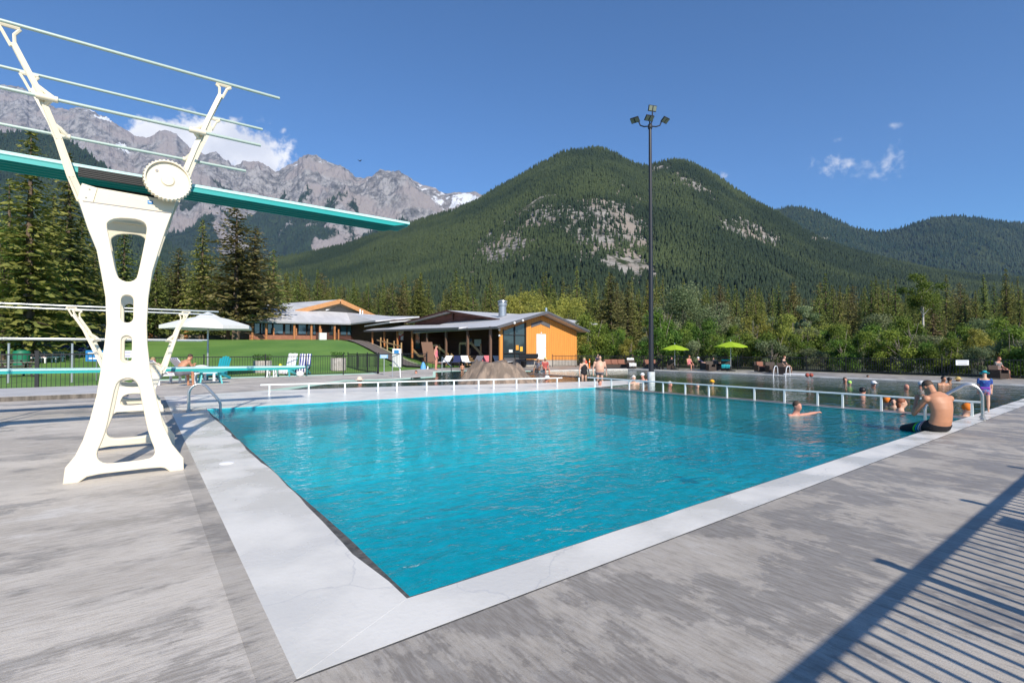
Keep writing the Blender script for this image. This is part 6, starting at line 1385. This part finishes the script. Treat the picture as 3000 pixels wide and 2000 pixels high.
lounger('second white slatted lounger with a navy striped cover under the leaning man', (p.x+.85, p.y+1.5, 0), R(-62), M_whitep, M_strp, 50)
def armchair(label, loc, rz, cush=True, w=.72, cat='armchair', name='armchair'):
    root = thing(name, label, cat, loc, rz); root.scale = (.8,)*3
    MB().box((0, 0, .20), (w, .66, .30)).build('base', M_wick, root, local=True, bevel=.02); MB().box((0, -.30, .55), (w, .10, .50), rot=Matrix.Rotation(R(8), 3, 'X')).build('backrest', M_wick, root, local=True, bevel=.03)
    for s in (-1, 1): MB().box((s*(w/2-.05), .0, .42), (.10, .64, .26)).build('armrest', M_wick, root, local=True, bevel=.03)
    if cush:
        nn = max(1, round(w/.75))
        for i in range(nn):
            x = (i-(nn-1)/2)*(w-.2)/nn; MB().box((x, .03, .42), ((w-.22)/nn-.02, .52, .12)).build('seat_cushion', M_cush, root, local=True, bevel=.035); MB().box((x, -.20, .62), ((w-.22)/nn-.02, .12, .38), rot=Matrix.Rotation(R(10), 3, 'X')).build('back_cushion', M_cush, root, local=True, bevel=.035)
    return root
def dk(u, v): q = at(u, v, 0); return (q.x, q.y, 0)
armchair('long rust cushioned wicker sofa against the hedge right of the pavilion', dk(1801, 1078), FACE, True, 2.1, 'sofa', 'sofa')
armchair('wicker sofa half hidden behind the light mast', dk(1906, 1079), FACE, True, 1.2, 'sofa', 'sofa')
armchair('rust cushioned armchair standing alone left of the ladder rails', dk(2229, 1090), FACE)
armchair('dark wicker armchair under the right lime umbrella', dk(2102, 1084), FACE+.3, False)
armchair('dark wicker armchair with the white capped man', dk(2064, 1083), FACE+1.1, False)
armchair('dark wicker armchair beside the left lime umbrella pole', dk(1966, 1082), FACE-.3, False)
armchair('dark wicker armchair next to the white ladder rails', dk(2262, 1092), FACE, False)
armchair('dark wicker seat carrying the person behind the ladder rails', dk(2297, 1097), FACE+.5, False)
armchair('low dark wicker stool between the two umbrellas', dk(2083, 1087), FACE, False, .6, 'stool', 'footstool')
p = dk(2126, 1086); armchair('dark wicker armchair covered by a teal towel', p, FACE-.4, False); drape('teal towel draped over a wicker armchair', (p[0], p[1], .06), FACE-.4, .50, .34, C_tealc)
p = dk(1850, 1080); armchair('dark wicker armchair covered by a white towel', p, FACE, False); drape('white towel draped over a wicker armchair left of the mast', (p[0], p[1], .06), FACE, .5, .38, C_white)
armchair('low dark stool carrying the navy shirted person by the orange post', dk(1752, 1077), FACE-.4, False, .6, 'stool', 'footstool')
armchair('dark wicker armchair carrying the striped shirt person at the right edge', dk(2926, 1110), FACE+.2, False)
# stroller
p = Vector(dk(1930, 1082)); st = thing('stroller', 'black folding stroller parked left of the left umbrella', 'stroller', p)
for s in (-1, 1):
    for yv in (-.25, .35): MB().lathe((p.x+s*.24, p.y+yv, .13), [(.13, -.02), (.13, .02), (.03, .03)], 14, (1, 0, 0)).build('wheel', M_dark, st)
    MB().tube([(p.x+s*.24, p.y+.35, .13), (p.x+s*.22, p.y-.1, .60), (p.x+s*.20, p.y-.4, 1.0)], .015, 6).build('frame', M_black, st)
MB().slab([(p.x-.2, p.y-.1, .85), (p.x+.2, p.y-.1, .85), (p.x+.2, p.y+.25, .42), (p.x-.2, p.y+.25, .42)], .05).ball((p.x, p.y-.1, .9), (.22, .22, .16)).build('seat', C_black, st)
# hydrant and orange post
p = Vector(dk(1716, 1078)); hy = thing('hydrant', 'red fire hydrant beside the pavilion wall', 'hydrant', p)
MB().lathe(p, [(.16, 0), (.16, .05), (.11, .06), (.11, .55), (.15, .58), (.13, .68), (.04, .80)], 16).build('barrel', mat('red orange enamel', (.65, .07, .02), .4), hy, smooth=True); 
for s in (-1, 1): MB().lathe(p+Vector((0, 0, .45)), [(.06, .10), (.06, .18)], 10, RT*s).build('outlet', mat('red outlet', (.55, .06, .02), .4), hy)
p = Vector(dk(1727, 1078)); cn = thing('marker_post', 'slim orange marker post next to the hydrant', 'post', p); MB().lathe(p, [(.16, 0), (.16, .04), (.055, .06), (.05, .9), (.02, .95)], 14).build('post', C_orange, cn, smooth=True); MB().lathe(p+Vector((0, 0, .6)), [(.053, 0), (.053, .12)], 14).build('reflector', C_white, cn)
# white ladder rails at the far edge of the green pool
p = at(2290, 1101, 0)
root = thing('pool_ladder', 'pair of white looped ladder rails on the far edge of the green pool', 'pool ladder', p)
for s in (-.42, .42):
    o = p+Vector((0, s, 0)); pts = [o+Vector((.35, 0, 0)), o+Vector((.30, 0, .5))]+[o+Vector((.05+.25*math.cos(a), 0, .5+.2*math.sin(a))) for a in np.linspace(.3, PI-.3, 6)]+[o+Vector((-.25, 0, .4)), o+Vector((-.42, 0, -.4))]
    MB().tube(pts, .028, 8).build('grab_rail', M_whitep, root, smooth=True)
p = at(2338, 1100, .0); tw = MB().box((p.x, p.y, .06), (.5, 1.3, .08)).build('folded_towel', C_white, None, bevel=.03); tag(tw, 'white towel lying on the far rim right of the ladder rails', 'towel')
for u, lab in ((2365, 'left'), (2377, 'right')):
    p = at(u, 1099, .1); b_ = MB().ball((0, 0, 0), (.10, .10, .11)); o = blobmesh(b_, 'rubber_shoe', cloth('red brown rubber', (.35, .08, .06)), None, .03, 2); o.location = (p.x, p.y, .11); tag(o, 'red brown rubber shoe on the far rim, the '+lab+' one', 'shoe')
# signs
def sign(label, u, v, d, w, h, m, post=True, print_=M_signw, face=None, zp=None, rows=2, name='sign_board'):
    q = atd(u, v, d); root = thing(name, label, 'sign', (q.x, q.y, 0)); rz = FACE if face is None else face; f = Vector((-math.sin(rz), math.cos(rz), 0)); M = Matrix.Rotation(rz, 3, 'Z')
    bd = MB().box(q, (w, .02, h), rot=M).build('board', m, root)
    for i in range(rows): MB().box(q+f*.012+Vector((0, 0, h*(.22-.5*i/max(1, rows-1)*.9))), (w*(.78-.1*i), .004, h*.16), rot=M).build('lettering', print_, bd)
    if post: MB().tube([(q.x-f.x*.03, q.y-f.y*.03, zp or 0), (q.x-f.x*.03, q.y-f.y*.03, q.z+h*.4)], .025, 8).build('post', M_umbp, root)
    return root
sign('blue notice board with two pale lines of lettering on the fence at the left', 282, 1042, 22.3, .95, .50, M_blue)
sign('white notice sheet seen through the lower slot of the diving stand', 373, 1037, 22.6, .42, .34, M_signw, print_=mat('faint lilac print', (.5, .45, .65), .6))
sign('small blue sign on a thin post at the edge of the left pool', 1125, 1044, 27.0, .44, .20, mat('pale blue sign', (.20, .42, .62), .5))
sign('white rectangular sign fixed to the right hand fence', 2819, 1062, 25.2, .66, .26, mat('pale sign', (.72, .76, .80), .5), False, mat('faint sign print', (.35, .38, .45), .6))
p = at(1163, 1080, 0); cb = thing('life_ring_cabinet', 'white upright cabinet with a blue top label by the left pool', 'cabinet', p)
MB().box((p.x, p.y, .72), (.62, .35, 1.44), FACE).build('case', M_whitep, cb, bevel=.04); f = -FW; MB().box((p.x+f.x*.18, p.y+f.y*.18, 1.22), (.34, .01, .26), FACE).build('label_panel', M_blue, cb)
p = at(1173, 1100, 0); hrail = thing('hand_rail', 'grey sloping hand rail going down into the left pool', 'hand rail', p)
MB().tube([atd(1150, 1056, 25.5), atd(1160, 1066, 25.2), atd(1172, 1080, 24.6), at(1173, 1106, 0)], .022, 8).build('rail', M_umbp, hrail, smooth=True); a_ = atd(1150, 1056, 25.5); MB().tube([a_, (a_.x, a_.y, 0)], .022, 8).build('post', M_umbp, hrail)
p = at(1322, 1103, -.05); h2 = thing('hand_rail', 'long grey hand rail entering the water left of the fake rock', 'hand rail', p); MB().tube([atd(1295, 1046, 26.5), atd(1312, 1064, 25), atd(1322, 1072, 24.2), (p.x, p.y, -.3)], .022, 8).build('rail', M_umbp, h2, smooth=True); a_ = atd(1295, 1046, 26.5); MB().tube([a_, (a_.x, a_.y, 0)], .022, 8).build('post', M_umbp, h2)
# tall brown lounger, loungers with towels near the rock
p = at(1262, 1078, 0); tb = thing('high_lounger', 'tall brown padded lounger standing upright beside the lawn', 'lounger', p); MB().slab([(p.x-.35, p.y+.35, .5), (p.x+.35, p.y-.15, .5), (p.x+.15, p.y+.1, 1.95), (p.x-.5, p.y+.6, 1.95)], .09).build('backrest', mat('brown pad', (.20, .11, .07), .8), tb); MB().slab([(p.x-.35, p.y+.3, .5), (p.x+.3, p.y-.15, .5), (p.x+.5, p.y-.9, .42), (p.x-.1, p.y-.5, .42)], .08).build('seat', mat('brown pad seat', (.20, .11, .07), .8), tb)
for a in ((-.3, .3), (.3, -.1), (.4, -.8), (-.05, -.4)): MB().tube([(p.x+a[0], p.y+a[1], 0), (p.x+a[0], p.y+a[1], .5)], .02, 6).build('leg', M_black, tb)
cs = [(1306, C_white, 'white'), (1338, C_navy, 'navy'), (1365, C_white, 'second white'), (1398, C_grey, 'grey'), (1440, C_pink, 'pink'), (1478, C_white, 'far white'), (1512, C_white, 'rightmost white')]
for i, (u, cm, lab) in enumerate(cs):
    q = at(u, 1076, 0); lounger('dark framed lounger with a '+lab+' towel, in the row behind the fake rock', (q.x, q.y+(.8 if i > 3 else 0), 0), FACE+.3*((i % 3)-1), M_black, cm, 35)
p = at(1240, 1081, 0); bc = thing('blue_bag', 'blue beach bag with a white bottle beside it on the deck', 'bag', p); MB().lathe(p, [(.20, 0), (.18, .2), (.10, .42), (.04, .50)], 12).build('bag', mat('sky blue bag', (.12, .38, .72), .6), bc, smooth=True); MB().lathe(p+Vector((.3, -.1, 0)), [(.05, 0), (.05, .16), (.02, .2)], 10).build('bottle', M_whitep, bc)
bn = thing('bench', 'black slatted bench in front of the pavilion window', 'bench', (24.2, 30.0, 0)); MB().box((24.3, 30.0, .48), (1.9, .5, .06)).build('seat', M_black, bn); MB().box((24.3, 30.3, .85), (1.9, .05, .40)).build('backrest', M_black, bn)
for x in (23.5, 25.1): MB().box((x, 30.0, .24), (.06, .45, .48)).build('leg', M_black, bn)
# planters
def planter(label, u, v, d, r, h):
    q = ud(u, d); z = float(terr(q.x, q.y)); root = thing('planter', label, 'planter', (q.x, q.y, z)); m = MB(); n = 40; prof = [(r*.96, 0), (r, .04), (r, h), (r*.9, h), (r*.9, h-.06)]; V = []; F = []
    for k, (rr, zz_) in enumerate(prof):
        for j in range(n): a = 2*PI*j/n; g_ = rr*(1-.04*(j % 4 == 0)*(k in (1, 2))); V.append((q.x+g_*math.cos(a), q.y+g_*math.sin(a), z+zz_))
    F = [(k*n+j, k*n+(j+1) % n, (k+1)*n+(j+1) % n, (k+1)*n+j) for k in range(4) for j in range(n)]+[tuple(range(4*n, 5*n))]; m.add(V, F).build('tub', mat('ribbed concrete', (.42, .38, .36), .85, var=.2, vscale=6), root)
    g = np.random.RandomState(int(u)); fo = MB()
    for i in range(160): a = g.rand()*6.28; rr = r*g.rand()**.5; zz_ = z+h+g.rand()*.35; c_ = Vector((q.x+rr*math.cos(a), q.y+rr*math.sin(a), zz_)); e1 = Vector(g.randn(3)).normalized()*.07; e2 = Vector(g.randn(3)).normalized()*.04; fo.add([c_-e1, c_-e2, c_+e1, c_+e2], [(0, 1, 2, 3)])
    fo.build('foliage', M_leafg, root); return root
planter('ribbed grey concrete planter behind the fence, the left one', 770, 1094, 29.5, .50, .72)
planter('ribbed grey concrete planter behind the fence, the right one', 992, 1086, 31, .46, .80)
# fake rock
def rock():
    c = at(1455, 1118, 0); V = []; n = 72; k = 16
    for i in range(k+1):
        t_ = i/k; z = -.5+1.30*(1-(1-t_)**1.25)*1.0; rr = 1.0-.56*t_**.85
        for j in range(n):
            a = 2*PI*j/n; x, y = math.cos(a), math.sin(a); g = .86+.28*vnoise(np.array([x*2.2+9+t_*.5]), np.array([y*2.2+4]))[0]+.10*abs(math.sin(a*9+2*vnoise(np.array([a*2]), np.array([1.]))[0]))*(1-t_*.4)
            rx, ry = 1.95, 1.6; V.append(Vector((0, 0, 0))+RT*(x*rx*rr*g)+FW*(y*ry*rr*g)+Vector((0, 0, z+.14*(vnoise(np.array([x*3+5]), np.array([y*3+t_*4]))[0]-.5)*(1+2*t_)))+c)
    F = [(i*n+j, i*n+(j+1) % n, (i+1)*n+(j+1) % n, (i+1)*n+j) for i in range(k) for j in range(n)]+[tuple(range(k*n, (k+1)*n))]
    return MB().add(V, F).build('artificial_rock', mat('brown grey moulded rock', (.30, .225, .17), .8, col2=(.17, .13, .10), vscale=2.2, bump=1.0, bscale=5, stretch=(1.6, 1.6, .35)), None, smooth=True)
tag(rock(), 'brown moulded rock island rising from the shallow pool in front of the porch', 'rock')
# things far left on the lawn
def gz(u, d): q = ud(u, d); return Vector((q.x, q.y, float(terr(q.x, q.y))))
p = gz(64, 34); gb = thing('waste_bin', 'green round waste bin on the lawn at the far left', 'bin', p); MB().lathe(p, [(.42, 0), (.45, .85), (.48, .88), (.40, 1.05), (.1, 1.12)], 20).build('barrel', mat('green plastic', (.01, .17, .09), .5), gb, smooth=True)
def picnic(label, p, rz):
    root = thing('picnic_table', label, 'table', p, rz); 
    for x in (-.3, -.1, .1, .3): MB().box((0, x, .75), (1.8, .16, .04)).build('table_board', mat('weathered board', (.22, .19, .16), .8), root, local=True)
    for s in (-1, 1):
        MB().box((0, s*.72, .45), (1.8, .25, .04)).build('seat_board', mat('weathered seat', (.30, .27, .23), .8), root, local=True)
        for x in (-.7, .7): MB().bar((x, s*.2, .74), (x, s*.75, 0), .08, .05).build('leg', M_wick, root, local=True)
    for x in (-.7, .7): MB().box((x, 0, .40), (.05, 1.6, .09)).build('crossbar', M_wick, root, local=True)
picnic('weathered picnic table behind the fence at the left edge', gz(28, 25.5), R(20)); picnic('second picnic table further back at the left edge', gz(20, 29), R(60))
lounger('white lounger with a pink pad on the lawn right of the green bin', gz(98, 36), FACE+1.7, M_whitep, mat('dusty pink pad', (.55, .38, .34), .8)); lounger('second white lounger with a pink pad on the lawn', gz(130, 36.5), FACE+1.7, M_whitep, mat('dusty pink pad two', (.55, .38, .34), .8))
lounger('grey blue lounger by the dark shed, the left one', gz(178, 40), FACE, M_umbp, C_navy); lounger('grey blue lounger by the dark shed, the right one', gz(232, 40), FACE, M_umbp, C_navy)
p = gz(218, 46); sd = thing('shed', 'dark brown shed under the left trees', 'building', p); MB().box(p+Vector((0, 0, 1.0)), (4.2, 2.2, 2.3), R(-37)).build('wall', mat('dark shed boards', (.05, .042, .038), .8, var=.3, vscale=2), sd); MB().box(p+Vector((0, 0, 2.22)), (4.6, 2.6, .12), R(-37)).build('roof', M_roofd, sd); f = -FW; MB().box(p+f*1.12+Vector((-.2, 0, 1.55)), (.9, .03, .8), R(-37)).build('blue_panel', mat('dark blue panel', (.03, .05, .2), .6), sd)
p = gz(296, 48); vb = thing('white_board', 'white panel wall beside the shed', 'panel', p); MB().box(p+Vector((0, 0, 1.3)), (1.9, .1, 1.3), R(-37)).build('panel', M_whitep, vb)
for s in (-.8, .8): MB().box(p+RT*s+Vector((0, 0, .5)), (.08, .08, 1.2)).build('post', M_umbp, vb)
for u, d, lab in ((26, 20.6, 'left'), (212, 20.9, 'right')):
    p = ud(u, d); ps = thing('steel_post', 'short galvanised steel post at the slab, the '+lab+' one', 'post', p); MB().tube([p, (p.x, p.y, 1.62)], .04, 10).build('post', M_umbp, ps, smooth=True); MB().lathe((p.x, p.y, 1.62), [(.05, 0), (.05, .03)], 10).build('cap', M_umbp, ps)
# bird high over the hills
q = atd(1054, 472, 160); bd = thing('bird', 'tiny dark bird flying left of the central hill', 'bird', q)
MB().ball(q, (.35, .16, .14)).build('body', C_black, bd); 
for s in (-1, 1): MB().slab([q+Vector((-.15, 0, 0)), q+Vector((.25, 0, 0)), q+RT*.6*s+Vector((.1, 0, .4)), q+RT*.6*s+Vector((-.15, 0, .36))], .04).build('wing', C_black, bd)

q = atd(1174, 983, 52); hb_ = thing('towel', 'red and white towel hanging under the porch roof', 'towel', q); M_ = Matrix.Rotation(FACE, 3, 'Z')
MB().box(q, (.55, .03, .95), rot=M_).build('cloth', mat('red white terry', (.75, .72, .7), .9, col2=(.5, .05, .05), vscale=4), hb_)

for o in list(bpy.data.objects):
    if o.parent is None and (o.name.startswith(('hydrant', 'marker_post', 'stroller')) or (o.name.startswith('pool_ladder') and 'white looped' in o.get('label', ''))): o.scale = (.74,)*3
# ================================================================ AIR
hm = bpy.data.materials.new('thin blue haze'); hm.use_nodes = True; t = hm.node_tree; t.nodes.clear()
pv = N(t, 'ShaderNodeVolumePrincipled'); pv.inputs['Color'].default_value = (.38, .58, 1.0, 1); pv.inputs['Density'].default_value = 3.8e-5; pv.inputs['Anisotropy'].default_value = .0
oo = N(t, 'ShaderNodeOutputMaterial'); L(t, pv.outputs[0], oo.inputs['Volume'])
hz = MB().box((1200, 3000, 1440), (14000, 11500, 2940)).build('haze', hm); hz['kind'] = 'stuff'
